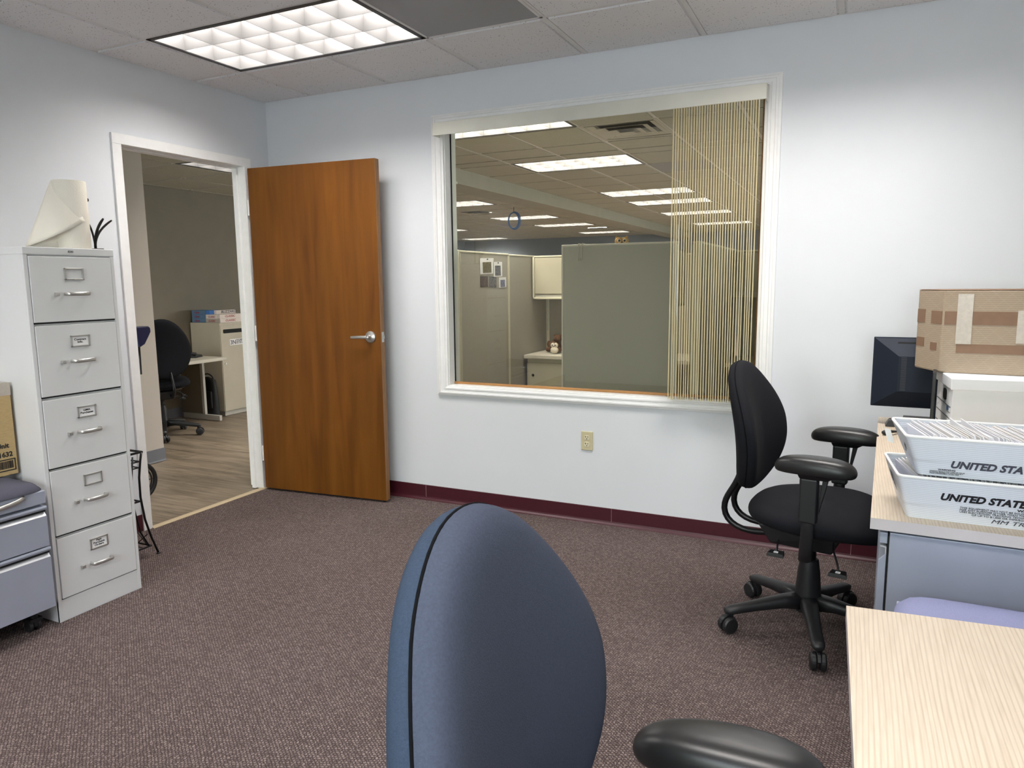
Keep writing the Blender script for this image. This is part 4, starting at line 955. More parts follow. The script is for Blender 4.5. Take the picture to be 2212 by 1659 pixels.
    if arms:
        for s in (-1, 1):
            y = 0.290*s
            b = MB(); b.tube(bez((0.0, 0.03*s, 0.352), (0.01, 0.20*s, 0.335), (AX-0.02, y, 0.33), (AX-0.02, y, 0.56), 14), [0.022]*15, seg=12, sx=0.45, up=(1, 0, 0)); ar = b.build('arm_post', 'black', t, smooth=True)
            b = MB(); b.box((AX-0.050, y-0.021, 0.525), (AX+0.010, y+0.021, 0.672+AH)); b.build('arm_sleeve', 'black', ar, bevel=0.008, seg=3)
            b = MB(); b.prism([(AX+0.014, 0.56), (AX+0.042, 0.672+AH), (AX+0.025, 0.684+AH), (AX+0.014, 0.60)], y-0.008, y+0.008, axis='y'); b.build('release_paddle', 'black', ar, bevel=0.002)
            b = MB(); b.hexa([(AX-0.06, y-0.026, 0.690+AH), (AX+0.075, y-0.026, 0.690+AH), (AX+0.075, y+0.026, 0.690+AH), (AX-0.06, y+0.026, 0.690+AH), (AX-0.05, y-0.020, 0.668+AH), (AX+0.04, y-0.020, 0.668+AH), (AX+0.04, y+0.020, 0.668+AH), (AX-0.05, y+0.020, 0.668+AH)]); b.build('pad_mount', 'blackmetal', ar, bevel=0.003)
            b = MB()
            lv = [(0.02, 0.029), (0.45, 0.0285), (0.72, 0.025), (0.89, 0.017), (0.98, 0.005), (1.0, -0.008), (0.97, -0.019), (0.88, -0.025), (0.5, -0.026), (0.02, -0.026)]
            def padf(u, v, y=y, s=s):
                a = 2*PI*u; f, h = lv[int(round(v*9))]; c_, s_ = math.cos(a), math.sin(a)
                x = 0.135*math.copysign(abs(c_)**0.85, c_)*f; w = 0.052*math.copysign(abs(s_)**0.85, s_)*f*(1+0.12*x/0.135)
                return (x + AX - 0.005, y + w + 0.10*s*x*x*-1, 0.714 + AH + h*1.12 + 0.006*(x/0.135)**2*-1)
            pg_ = b.grid(padf, 36, 10, closeu=True); b.cap(pg_, 0); b.cap(pg_, 9); b.build('arm_pad', 'pad', t, smooth=True, sub=1)
    # control paddles
    for (x, y, z, x1, y1, z1) in ((0.10, -0.16, 0.40, 0.14, -0.22, 0.335), (-0.10, -0.10, 0.37, -0.085, -0.165, 0.345)):
        b = MB(); b.tube(bez((x, y+0.06, z), (x, y, z), (x1, y1+0.02, z1+0.03), (x1, y1, z1), 8), 0.004, seg=8)
        b.hexa([(x1-0.032, y1-0.022, z1-0.008), (x1+0.032, y1-0.022, z1-0.008), (x1+0.026, y1+0.018, z1-0.004), (x1-0.026, y1+0.018, z1-0.004),
                (x1-0.028, y1-0.020, z1+0.006), (x1+0.028, y1-0.020, z1+0.006), (x1+0.024, y1+0.016, z1+0.008), (x1-0.024, y1+0.016, z1+0.008)])
        lv_ = b.build('lever_paddle', 'black', t, bevel=0.003)
        b = MB(); b.box((x1-0.008, y1-0.012, z1+0.0065), (x1+0.008, y1-0.009, z1+0.009)); b.box((x1-0.008, y1-0.003, z1+0.0065), (x1+0.008, y1-0.001, z1+0.009)); b.box((x1-0.001, y1-0.012, z1+0.0065), (x1+0.001, y1+0.002, z1+0.009)); b.build('paddle_mark', 'paper', lv_)
    return t
office_chair('black upholstered swivel chair facing the desk by the back wall', (3.443, -0.862, 0), math.radians(-9), 'fabric', 'fabric', base_rot=math.radians(-80+9))
office_chair('slate blue swivel chair in the foreground seen from its side', (3.435, -3.099, 0), math.radians(4), 'blue', 'bluesh', base_rot=0.4, back_top=1.121, back_bot=0.60, back_w=0.246, arm_h=-0.008, arm_x=0.012, lean=-0.004)
office_chair('dark swivel chair at the small desk beyond the doorway', (-2.10, 0.71, 0), math.radians(150), 'fabric', 'fabric', base_rot=math.radians(-150+35), back_top=1.075, arms=False)

# ------------------------------------------------------------------ right desk by the back wall
def desk_top(name, label, pts, z, th=0.030):
    """pts: corner polygon (counter-clockwise), world xy"""
    t = thing(name, label, 'desk', (pts[0][0], pts[0][1], 0))
    ox, oy = pts[0]
    P = [(x-ox, y-oy) for x, y in pts]
    b = MB(); b.prism(P, z-0.0005, z+0.0, axis='z'); b.build('tabletop', 'ash', t)
    b = MB(); b.prism(P, z-th, z-0.0006, axis='z'); b.build('edge_band', 'edge', t)
    return t, P
rt_, P = desk_top('desk', 'pale ash desk against the back wall holding the mail trays', [(3.617, -1.717), (5.3, -1.79), (5.36, -0.155), (3.676, -0.155)], 0.74)
b = MB(); b.box((0.06, 0.05, 0.05), (0.085, 0.30, 0.709), Matrix.Rotation(0, 4, 'Z')); b.box((1.55, 0.1, 0.0), (1.575, 1.55, 0.709)); b.build('end_panel', 'pedmetal', rt_)
b = MB(); b.box((0.075, 1.50, 0.25), (1.57, 1.52, 0.709)); b.build('modesty_panel', 'pedmetal', rt_)
b = MB()
for y in (1.45,): b.box((0.10, y, 0.0), (0.15, y+0.04, 0.709))
b.build('leg', 'pedmetal', rt_)
# pedestal with drawers under the right desk: drawers face left (-x), silver blue side faces us
up_ = thing('desk_pedestal', 'silver blue steel drawer pedestal under the back wall desk', 'pedestal', (3.641, -1.700, 0), math.radians(-2))
b = MB(); b.box((0.024, 0.0, 0.03), (0.62, 0.44, 0.700)); b.build('body', 'pedmetal', up_, bevel=0.002)
b = MB(); b.box((0.001, 0.002, 0.668), (0.020, 0.438, 0.698)); b.build('top_rail', 'pedmetal', up_, bevel=0.002)
b = MB(); b.box((0.0195, 0.001, 0.031), (0.0238, 0.439, 0.69)); b.build('shadow_gap', 'dark', up_)
for (a, c) in ((0.37, 0.656), (0.04, 0.345)):
    b = MB(); b.prism([(0.0, a), (0.019, a), (0.019, c-0.012), (0.0, c-0.035)], 0.002, 0.438, axis='y'); dr = b.build('drawer', 'pedmetal', up_, bevel=0.0015)
    b = MB(); b.prism([(0.0155, c-0.015), (0.0185, c-0.013), (0.0185, c+0.004), (0.003, c+0.006), (0.003, c+0.003), (0.0155, c+0.001)], 0.002, 0.438, axis='y'); b.build('pull_rail', 'pedlip', dr)
b = MB(); b.box((0.03, 0.01, 0.0), (0.60, 0.43, 0.03)); b.build('plinth', 'dark', up_)

# near desk at the lower right
nd, P = desk_top('desk', 'pale ash desk corner in the right foreground', [(3.580, -2.84), (4.95, -2.92), (4.98, -2.19), (3.565, -2.309)], 0.74, 0.028)
b = MB(); b.box((0.06, 0.05, 0.0), (0.085, 0.46, 0.711)); b.box((1.28, 0.0, 0.0), (1.305, 0.5, 0.711)); b.build('end_panel', 'pedmetal', nd)
pp = pedestal('silver blue mobile pedestal with lilac cushion between the two pale desks', (3.682, -1.845, 0), math.radians(-92.5), 'lilac', w=0.62, d=0.40, pull=False)

# ------------------------------------------------------------------ monitor
mo = thing('computer_monitor', 'black computer monitor seen from behind on the back wall desk', 'monitor', (3.636, -0.33, 0.74), math.radians(-1.0))
mz0, mz1, mw = 0.078, 0.375, 0.50
b = MB(); b.box((0, 0, mz0), (mw, 0.016, mz1)); b.build('display', 'screen', mo, bevel=0.003)
b = MB(); b.box((0.008, 0.0162, mz0+0.012), (mw-0.008, 0.0172, mz1-0.008)); b.build('screen_glass', 'dark', mo)
def hx(b, o4, i4, y0, y1):
    pass
i0, i1, j0, j1 = 0.095, mw-0.095, mz0+0.075, mz1-0.075
b = MB(); A_ = [(0.004, mz0+0.004), (mw-0.004, mz0+0.004), (mw-0.004, mz1-0.004), (0.004, mz1-0.004)]; B_ = [(i0, j0), (i1, j0), (i1, j1), (i0, j1)]
va = [b.bm.verts.new((x, -0.0005, z)) for x, z in A_]; vb = [b.bm.verts.new((x, -0.060, z)) for x, z in B_]
for k in (0, 1, 3): b.bm.faces.new((va[k], va[(k+1) % 4], vb[(k+1) % 4], vb[k]))
b.bm.faces.new(vb); b.bm.faces.new(va[::-1])
b.bm.faces.new((va[2], va[3], vb[3], vb[2])); b.build('back_housing', 'screen', mo)
b = MB()
for k in range(34): b.box((i0+0.010, -0.0605, j0+0.004+k*0.0042), (i0+0.030, -0.0612, j0+0.0055+k*0.0042))
b.build('vent_slots', 'inkgrey', mo)
b = MB(); b.hexa([(0.09, -0.0135, mz1-0.020), (mw-0.09, -0.0135, mz1-0.020), (mw-0.09, -0.0165, mz1-0.026), (0.09, -0.0165, mz1-0.026), (0.09, -0.0155, mz1-0.018), (mw-0.09, -0.0155, mz1-0.018), (mw-0.09, -0.0185, mz1-0.024), (0.09, -0.0185, mz1-0.024)]); b.build('top_slot', 'dark', mo)
b = MB(); b.box((0.225, -0.055, 0.01), (0.285, -0.020, 0.12)); b.build('stand_neck', 'screen', mo, bevel=0.003)
b = MB(); b.hexa([(0.13, -0.085, 0), (0.38, -0.085, 0), (0.38, 0.16, 0), (0.13, 0.16, 0), (0.135, -0.080, 0.016), (0.375, -0.080, 0.016), (0.375, 0.155, 0.018), (0.135, 0.155, 0.018)]); b.build('stand_base', 'black', mo, bevel=0.002)
dk = thing('flat_screen', 'black flat screen seen edge on between monitor and white box', 'monitor', (3.8485, -0.55, 0.74), math.radians(84.5))
b = MB(); b.box((-0.13, -0.006, 0.010), (0.0, 0.006, 0.27)); b.build('display', 'black', dk, bevel=0.002)
b = MB(); b.box((-0.12, -0.020, 0.0), (-0.01, 0.015, 0.010)); b.build('stand_base', 'black', dk, bevel=0.002)

# ------------------------------------------------------------------ bankers box + taped carton
wb = thing('storage_box', 'white lidded file storage box on the desk under the brown carton', 'box', (3.888, -0.745, 0.74), math.radians(3.7))
b = MB(); b.box((0.004, 0.004, 0), (0.320, 0.315, 0.255)); b.build('box_body', 'whitebox', wb, bevel=0.002)
b = MB(); b.box((-0.004, -0.004, 0.218), (0.328, 0.322, 0.260)); b.build('lid', 'whitebox', wb, bevel=0.003)
b = MB()
pl = [(0.140 + 0.030*math.copysign(abs(math.cos(a))**0.5, math.cos(a)), 0.183 + 0.021*math.copysign(abs(math.sin(a))**0.5, math.sin(a))) for a in [2*PI*k/24 for k in range(24)]]
b.prism(pl, 0.001, 0.0045, axis='x'); b.build('hand_hole', 'dark', wb)
b = MB()
for (p, q) in (((0.03, 0.148), (0.30, 0.1495)), ((0.03, 0.105), (0.30, 0.1065)), ((0.03, 0.062), (0.30, 0.0635)), ((0.03, 0.148-0.02), (0.10, 0.1275)), ((0.03, 0.02), (0.30, 0.0215))):
    b.box((0.0025, p[0], p[1]), (0.0045, q[0], q[1]))
b.build('printed_line', 'ink', wb)
b = MB(); b.box((0.0022, 0.062, 0.132), (0.0045, 0.092, 0.146)); b.build('printed_logo', 'inkblue', wb)
b = MB(); pl2 = [(0.18 + 0.05*math.cos(a), 0.03 + 0.028*math.sin(a)) for a in [PI*k/12 for k in range(13)]]; pl3 = [(0.18 + 0.04*math.cos(a), 0.03 + 0.018*math.sin(a)) for a in [PI*k/12 for k in range(12, -1, -1)]]
b.prism(pl2+pl3, 0.002, 0.0045, axis='x'); b.build('printed_arch', 'ink', wb)

tb = thing('cardboard_box', 'large brown taped cardboard carton on top of the white storage box', 'box', (3.859, -0.575, 1.0005), math.radians(-6))
# footprint: front left corner at origin; left face runs back and slightly left
h_ = 0.315
b = MB(); fp = [(0, 0), (0.50, 0.0), (0.47, 0.30), (-0.092, 0.155)]
# base footprint polygon; corners at slightly different heights like a worn carton
b.prism([(0, 0), (0.50, 0.0), (0.46, 0.17), (-0.090, 0.152)], 0.0, h_, axis='z'); b.build('carton', 'board', tb, bevel=0.006, seg=2)
def fpatch(name, m, x0, x1, z0, z1, y=-0.0012): 
    b = MB(); b.box((x0, y, z0), (x1, y+0.001, z1)); return b.build(name, m, tb)
fpatch('kraft_strip', 'kraft', 0.006, 0.49, 0.185, 0.235); fpatch('kraft_strip', 'kraft', 0.050, 0.49, 0.078, 0.112)
fpatch('clear_tape', 'cleartape', 0.046, 0.096, 0.112, 0.300, -0.0026); fpatch('clear_tape', 'cleartape', 0.235, 0.290, 0.12, 0.24, -0.0026)
lm = Matrix.Rotation(math.atan2(0.152, -0.090), 4, 'Z'); lw = math.hypot(0.152, 0.09)
def lpatch(name, m, x0, x1, z0, z1):
    b = MB(); b.box((x0, 0.0003, z0), (x1, 0.0014, z1), lm); return b.build(name, m, tb)
lpatch('kraft_strip', 'kraft', 0.004, 0.075, 0.185, 0.235); lpatch('kraft_strip', 'kraft', 0.118, 0.172, 0.185, 0.238); lpatch('kraft_strip', 'kraft', 0.028, 0.07, 0.082, 0.112); lpatch('kraft_strip', 'kraft', 0.115, 0.168, 0.092, 0.126)
b = MB(); b.hexa([(-0.0905, 0.150, h_), (0.0, 0.0, h_), (0.50, 0.0, h_), (0.46, 0.17, h_), (-0.088, 0.150, h_+0.0015), (0.002, 0.002, h_+0.0015), (0.498, 0.002, h_+0.003), (0.458, 0.168, h_+0.003)]); b.build('top_flap', 'kraft', tb)

# ------------------------------------------------------------------ mail trays
def rr(p, n=4): return p
def mail_tray(label, FLb, RLb, zb, FLr, RLr, zr, xr, dirt):
    t = thing('mail_tray', label, 'mail tray', (FLb[0], FLb[1], zb))
    ox, oy = FLb
    th = 0.005
    wr_ = xr + 0.03
    def ring(FL, RL, x1, z, off=0.0, rad=0.018):
        c = [(FL[0]-ox+off, FL[1]-oy+off), (x1-ox-off, FL[1]-oy-0.012+off), (x1-ox-off, RL[1]-oy-off), (RL[0]-ox+off, RL[1]-oy-off)]
        pts = []
        for i in range(4):
            p = V((*c[i], 0)); a = V((*c[i-1], 0)); d = V((*c[(i+1) % 4], 0))
            u = (a-p).normalized()*rad; w = (d-p).normalized()*rad
            for k in range(5):
                s = k/4; pts.append(p + u*(1-s)**2 + w*s**2)
        return [(q.x, q.y, z) for q in pts]
    zh = zr-zb
    b = MB(); R0 = ring(FLb, RLb, xr, 0.0); R1 = ring(FLr, RLr, wr_, zh); R2 = ring(FLr, RLr, wr_, zh, th); R3 = ring(FLb, RLb, xr, 0.006, th)
    vs = [[b.bm.verts.new(p) for p in R] for R in (R0, R1, R2, R3)]
    n = len(R0)
    for a, c in zip(vs, vs[1:]):
        for k in range(n): b.bm.faces.new((a[k], a[(k+1) % n], c[(k+1) % n], c[k]))
    b.bm.faces.new(vs[0][::-1]); b.bm.faces.new(vs[3])
    autosmooth(b.build('tray_body', 'tray', t), 0.9)
    # rim strip
    b = MB(); m_ = [( (p[0]+q[0])/2, (p[1]+q[1])/2, p[2]) for p, q in zip(R1, R2)]
    b.tube(m_, 0.0042, seg=8, closed=True, sx=0.9); b.build('rim', 'paper', t, smooth=True)
    xdir = V((xr-ox, -0.012, 0)).normalized()
    ydir = V((0, FLr[1]-oy, zh)).normalized(); nrm = xdir.cross(ydir).normalized()
    return t, ydir, nrm, zh, xdir
t1, yd, nr, zh1, xd1 = mail_tray('lower white postal mail tray on the desk edge, full of envelopes', (3.702, -1.672), (3.688, -1.470), 0.7402, (3.674, -1.712), (3.650, -1.450), 0.858, 4.30, 1)
def on_front(t, x, h, body, size, m, yd=yd, nr=nr, xd=xd1, **k):
    o = xd*(x - t.location.x) + yd*h + nr*(0.0012)
    return text(body, size, o, xd, yd, m, t, **k)
on_front(t1, 3.772, 0.066, 'UNITED STATES POSTAL SERVICE', 0.0275, 'ink', shear=0.25, bold=0.0012, sx=0.98)
on_front(t1, 3.818, 0.0460, 'THIS EQUIPMENT MAY NOT BE SOLD OR RECYCLED WITHOUT\nFOR ANY PURPOSE OTHER THAN THE TRANSPORT OF\nUSES ELECTRONIC TRACKING TECHNOLOGY TO MONITOR', 0.0072, 'ink', sx=1.12, space=0.88, bold=0.0)
on_front(t1, 3.845, 0.0265, 'OF UP TO $1,000 OR IMPRISONMENT OF UP TO', 0.0072, 'ink', sx=1.15)
on_front(t1, 3.938, 0.0535, 'WARNING', 0.0095, 'ink', sx=1.3, bold=0.0003)
on_front(t1, 3.887, 0.0110, 'MM TRAY', 0.0165, 'inkgrey', shear=0.3, sx=1.4)
t2, yd2, nr2, zh2, xd2 = mail_tray('upper white postal mail tray stacked on the lower tray, packed with envelopes', (3.719, -1.692), (3.705, -1.500), 0.8625, (3.685, -1.728), (3.662, -1.468), 0.966, 4.31, 0)
kw = dict(yd=yd2, nr=nr2, xd=xd2)
on_front(t2, 3.788, 0.029, 'UNITED STATES POSTAL SERVICE', 0.0275, 'inkgrey', shear=0.25, bold=0.0011, sx=0.98, **kw)
on_front(t2, 3.763, 0.0185, 'WARNING', 0.0066, 'ink', sx=1.2, bold=0.0001, **kw)
on_front(t2, 3.745, 0.0140, 'MAXIMUM PENALTY FOR THEFT OR MISUSE\nOF POSTAL PROPERTY $1,000 FINE AND 3\nYEARS IMPRISONMENT (18 USC 1707)', 0.0034, 'ink', sx=1.15, space=1.0, **kw)
# lettering on the left end of both trays
for t_, zh_, lab in ((t1, zh1, 'LABEL\nHOLDER'), (t2, zh2, 'LABEL\nOTHER\nEND')):
    ydl = V((-0.034, 0, zh_)).normalized(); xdl = V((0.05, -1, 0)).normalized()
    text(lab, 0.020, V((-0.0245, 0.165, zh_*0.66)) + V((-0.010, 0, 0)), xdl, ydl, 'inkgrey', t_, bold=0.0005, space=0.85, sx=1.7)
# label slip hanging on the upper tray's left end
b = MB(); b.hexa([(3.655, -1.520, 0.908), (3.672, -1.520, 0.903), (3.672, -1.5188, 0.903), (3.655, -1.5188, 0.908), (3.645, -1.512, 0.944), (3.661, -1.512, 0.940), (3.661, -1.5108, 0.940), (3.645, -1.5108, 0.944)])
tag(b.build('label_slip', 'paper'), 'small white label slip hanging from the left end of the upper mail tray', 'label')

def envelopes(t_name, x0, x1, y0, y1, z0, h, pitch, lean, label, group):
    meshes = []
    for k in range(5):
        b = MB(); hh_ = h*(0.93 + 0.03*k); w = (y1-y0)
        sk = 0.038
        b.hexa([(sk, 0, 0), (sk+0.0022, 0, 0), (0.0022, w, 0), (0, w, 0), (sk-lean, 0, hh_), (sk+0.0022-lean, 0, hh_), (0.0022-lean, w, hh_), (-lean, w, hh_)])
        bmesh.ops.recalc_face_normals(b.bm, faces=b.bm.faces)
        me = bpy.data.meshes.new('envelope'); b.bm.to_mesh(me); b.bm.free(); me.materials.append(M[('envelope', 'envelope2', 'envelope', 'envelope3', 'envelope')[k]]); meshes.append(me)
    x = x0
    while x < x1:
        o = bpy.data.objects.new('envelope', random.choice(meshes)); C.objects.link(o)
        o.location = (x, y0 + random.uniform(-0.003, 0.003), z0); tag(o, label, 'envelope', group); x += pitch*random.uniform(0.9, 1.15)
envelopes('u', 3.716, 4.265, -1.684, -1.500, 0.870, 0.095, 0.0031, 0.016, 'white envelope packed upright in the upper mail tray', 'envelopes packed in the upper mail tray')
envelopes('l', 3.693, 3.93, -1.662, -1.474, 0.7475, 0.106, 0.0036, 0.014, 'white envelope packed upright in the lower mail tray', 'envelopes packed in the lower mail tray')
for (x, y0_, y1_, h_e, lab) in ((3.800, -1.675, -1.52, 0.101, 'tall white envelope sticking up in the upper tray, left one of two'), (3.827, -1.670, -1.51, 0.100, 'tall white envelope sticking up in the upper tray, right one of two')):
    b = MB(); b.hexa([(x+0.060, y0_, 0.872), (x+0.062, y0_, 0.872), (x+0.024, y1_, 0.872), (x+0.022, y1_, 0.872), (x+0.040, y0_, 0.872+h_e-0.004), (x+0.042, y0_, 0.872+h_e-0.004), (x+0.002, y1_, 0.872+h_e+0.012), (x, y1_, 0.872+h_e+0.012)])
    tag(b.build('envelope', 'envelope'), lab, 'envelope')
# small things at the desk's left edge
b = MB(); b.ball((0, 0, 0.0105), 0.011, 2, (1.4, 1.2, 0.95)); b.tube([(0, 0, 0.012), (0.02, 0.01, 0.014), (0.05, 0.06, 0.007), (0.10, 0.22, 0.006)], [0.008, 0.006, 0.004, 0.004], seg=8)
o = b.build('cable_plug', 'black', smooth=True); o.location = (3.690, -0.58, 0.7405); tag(o, 'small black cable plug on the desk left of the mail trays', 'cable plug')
ba = thing('power_block', 'small black block on the desk below the left side of the monitor', 'block', (3.712, -0.36, 0.74))
b = MB(); b.hexa([(-0.018, -0.03, 0), (0.05, -0.03, 0), (0.05, 0.03, 0), (-0.018, 0.03, 0), (-0.002, -0.02, 0.03), (0.045, -0.02, 0.03), (0.045, 0.025, 0.03), (-0.002, 0.025, 0.03)]); b.build('body', 'black', ba, bevel=0.004)

# ------------------------------------------------------------------ carton lettering on pedestal box (left)
text('Unit', 0.027, (bx_d+0.0006, 0.285, 0.112), (0,1,0), (0,0,1), 'ink', cb, bold=0.0008)
text('1632', 0.027, (bx_d+0.0006, 0.290, 0.076), (0,1,0), (0,0,1), 'ink', cb, bold=0.0008)
b = MB(); yy = 0.270
for (p, q) in (((0.255, 0.062), (0.352, 0.066)), ((0.255, 0.018), (0.352, 0.022)), ((0.348, 0.018), (0.352, 0.066))): b.box((bx_d+0.0004, p[0], p[1]), (bx_d+0.0012, q[0], q[1]))
yy = 0.262
while yy < 0.342:
    w_ = random.choice((0.0008, 0.0016, 0.0024)); b.box((bx_d+0.0004, yy, 0.028), (bx_d+0.0012, yy+w_, 0.058)); yy += w_ + random.choice((0.0012, 0.002))
b.build('barcode', 'ink', cb)

# ------------------------------------------------------------------ things beyond the doorway
bn = thing('shredding_console', 'putty coloured locked document bin with black slot beyond the doorway', 'bin', (-2.76, 1.655, 0))
bw_, bh_ = 0.50, 0.975
b = MB(); b.box((0, 0, 0.05), (0.42, bw_, bh_)); b.build('body', 'binmetal', bn, bevel=0.003)
b = MB(); b.box((0.02, 0.02, 0), (0.40, bw_-0.02, 0.05)); b.build('plinth', 'vent', bn)
b = MB(); b.box((0.4205, 0.006, 0.052), (0.426, bw_-0.006, bh_-0.03)); dr = b.build('door', 'binmetal', bn, bevel=0.002)
b = MB(); pl = [(0.045, 0.865), (0.037, 0.873), (0.037, 0.898), (0.045, 0.906), (0.44, 0.906), (0.45, 0.895), (0.45, 0.875), (0.44, 0.865)]; b.prism(pl, 0.4262, 0.4275, axis='x'); b.build('paper_slot', 'dark', dr)
b = MB(); b.box((0.4262, 0.120, 0.735), (0.4272, 0.36, 0.800)); sg = b.build('sign_card', 'paper', dr)
text('3N', 0.062, (0.4276, 0.125, 0.745), (0,1,0), (0,0,1), 'inkgrey', sg, bold=0.001, sx=0.95)
text('DOCUMENT\nDESTRUCTION\nINC. 877-468', 0.017, (0.4276, 0.205, 0.782), (0,1,0), (0,0,1), 'ink', sg, bold=0.0005, space=1.0, sx=1.1)
b = MB(); b.lathe([(0.010, 0.427), (0.010, 0.432)], (0, 0.045, 0.55), axis='x', seg=14); b.build('lock', 'chrome', dr)

def carton(label, x, y, z, dx, dy, dz, m, words, tm_, size, rz=0.0, group=None, side=None):
    t = thing('carton', label, 'carton', (x, y, z), rz, group)
    b = MB(); b.box((0, 0, 0), (dx, dy, dz)); b.build('box', m, t, bevel=0.002)
    if words: text(words, size, (dx+0.0005, dy*0.22, dz*0.28), (0,1,0), (0,0.0,1), tm_, t, bold=0.0006, shear=0.2, sx=1.25)
    if side: text(side, size*0.9, (dx*0.2, -0.0005, dz*0.25), (1,0,0), (0,0,1), tm_, t, bold=0.0006, shear=0.2)
    return t
zt_ = bh_ + 0.0005
for k, nm in enumerate(('lowest', 'middle', 'topmost')):
    carton(f'blue grey carton with red script, {nm} of the stack at the back of the bin', -2.75, 1.675, zt_+0.0425*k, 0.20, 0.40 if k < 2 else 0.16, 0.0415, 'boxblue', None, 'inkred', 0.030, side='Classic')
carton('pale grey carton with red lettering, lower, in the middle of the bin top', -2.545, 1.67, zt_, 0.19, 0.38, 0.0415, 'boxgrey', None, 'inkred', 0.030, side='CLASSIC')
carton('pale carton with red lettering, upper, in the middle of the bin top', -2.548, 1.675, zt_+0.042, 0.17, 0.38, 0.0415, 'boxwhite', None, 'inkred', 0.030, side='CLASSIC')
carton('white carton with red lettering at the front edge of the bin top, lower', -2.350, 1.672, zt_, 0.012+0.0, 0.29, 0.044, 'boxwhite', 'CLASSIC', 'inkred', 0.03)
carton('white carton with red lettering at the front edge of the bin top, upper', -2.372, 1.672, zt_+0.0445, 0.030, 0.28, 0.042, 'boxwhite', 'CLASSIC', 'inkred', 0.028, math.radians(-3))
carton('bright blue carton lying behind the white one on top', -2.545, 1.68, zt_+0.0845, 0.05, 0.15, 0.040, 'boxsky', None, 'inkblue', 0.02)
carton('white carton printed BLIZZARD on top of the pile', -2.50, 1.74, zt_+0.0845, 0.04, 0.26, 0.040, 'boxwhite', 'BLIZZARD', 'inkgrey', 0.036)

sd = thing('small_desk', 'small putty coloured desk beside the document bin', 'desk', (-2.76, 0.20, 0))
sz = 0.650
b = MB(); b.box((0, 0, sz-0.032), (0.67, 1.29, sz)); b.build('tabletop', 'beige', sd, bevel=0.004)
b = MB(); b.box((0.04, 1.245, 0.06), (0.34, 1.26, sz-0.033)); b.build('end_panel', 'tanwall', sd)
b = MB(); b.box((0.34, 1.24, 0.056), (0.375, 1.27, sz-0.033)); b.box((0.06, 1.24, 0.0), (0.575, 1.27, 0.055)); b.build('leg', 'far_desk_edge', sd, bevel=0.003)
b = MB(); b.box((0.06, 0.03, 0.0), (0.60, 0.045, sz-0.033)); b.build('end_panel', 'tanwall', sd)
b = MB(); b.box((0.05, 0.05, 0.30), (0.065, 1.24, sz-0.04)); b.build('modesty_panel', 'beige', sd)
ph = thing('desk_phone', 'black desk phone at the edge of the small desk', 'phone', (-2.42, 1.33, sz), 0.4)
b = MB(); b.hexa([(-0.10, -0.08, 0), (0.10, -0.08, 0), (0.10, 0.08, 0), (-0.10, 0.08, 0), (-0.09, -0.07, 0.05), (0.09, -0.07, 0.02), (0.09, 0.07, 0.02), (-0.09, 0.07, 0.05)]); b.build('phone_body', 'black', ph, bevel=0.005)
b = MB(); b.tube([(-0.08, -0.055, 0.062), (-0.03, -0.055, 0.060), (0.04, -0.055, 0.045), (0.09, -0.055, 0.036)], [0.018, 0.012, 0.012, 0.018], seg=10); b.build('handset', 'black', ph, smooth=True)
bg = thing('laptop_bag', 'black nylon bag on the floor beside the document bin', 'bag', (-2.47, 1.575, 0))
b = MB()
def bagf(u, v):
    a = 2*PI*u; fz = v; w = 0.12*(1-0.25*fz**3)*math.copysign(abs(math.cos(a))**0.6, math.cos(a)); d = 0.055*(1-0.45*fz)*math.copysign(abs(math.sin(a))**0.7, math.sin(a))
    k = 1 if v < 0.99 else 0.25
    return (w*k, d*k, 0.42*min(1, fz*1.02))
b.grid(bagf, 28, 12, closeu=True); b.build('bag_body', 'bag', bg, smooth=True)
b = MB(); b.tube(bez((-0.08, 0, 0.40), (-0.06, 0, 0.47), (0.06, 0, 0.47), (0.08, 0, 0.40), 8), 0.007, seg=8); b.build('carry_handle', 'bag', bg, smooth=True)
b = MB(); b.box((0.02, -0.062, 0.10), (0.10, -0.040, 0.28)); b.build('front_pocket', 'bag', bg, bevel=0.01)

# ------------------------------------------------------------------ cubicles beyond the glass
def partition(label, a, c, h, fab, tr_m, th=0.05, top=0.014, group=None, ends=(True, True)):
    a, c = V((*a, 0)), V((*c, 0)); L_ = (c-a).length; t = thing('partition_panel', label, 'partition', a, math.atan2((c-a).y, (c-a).x), group)
    b = MB(); b.box((0.012, -th/2+0.004, 0.09), (L_-0.012, th/2-0.004, h-0.012)); b.build('fabric_panel', fab, t, bevel=0.002)
    b = MB(); b.box((0, -th/2, h-top), (L_, th/2, h)); b.box((0, -th/2, 0.09), (0.014, th/2, h-top)); b.box((L_-0.014, -th/2, 0.09), (L_, th/2, h-top)); b.box((0, -th/2, 0), (L_, th/2, 0.09))
    b.build('frame', tr_m, t, bevel=0.004, seg=3); return t
partition('beige fabric partition nearest the window on the left, with photos pinned on it', (0.975, 0.775), (0.975, 1.585), 1.59, 'panelfab', 'paneltrim')
partition('beige fabric partition running back to the overhead cabinet', (0.975, 1.590), (0.975, 2.40), 1.587, 'panelfab', 'paneltrim')
partition('cream edged partition end at the left jamb of the window', (0.10, 0.75), (0.905, 0.75), 1.59, 'panelfab', 'paneltrim')
po = thing('partition_post', 'cream connector post where the left partitions meet', 'post', (0.965, 0.75, 0)); b = MB(); b.box((-0.03, -0.025, 0), (0.035, 0.022, 1.592)); b.build('post', 'paneltrim', po, bevel=0.005, seg=3)
partition('beige fabric partition behind the stuffed toys', (1.005, 2.43), (2.62, 2.43), 1.585, 'panelfab', 'paneltrim')
big = partition('large grey green fabric partition in the middle of the window', (1.748, 0.865), (2.535, 0.865), 1.606, 'panelfab2', 'paneltrim2', group=None)
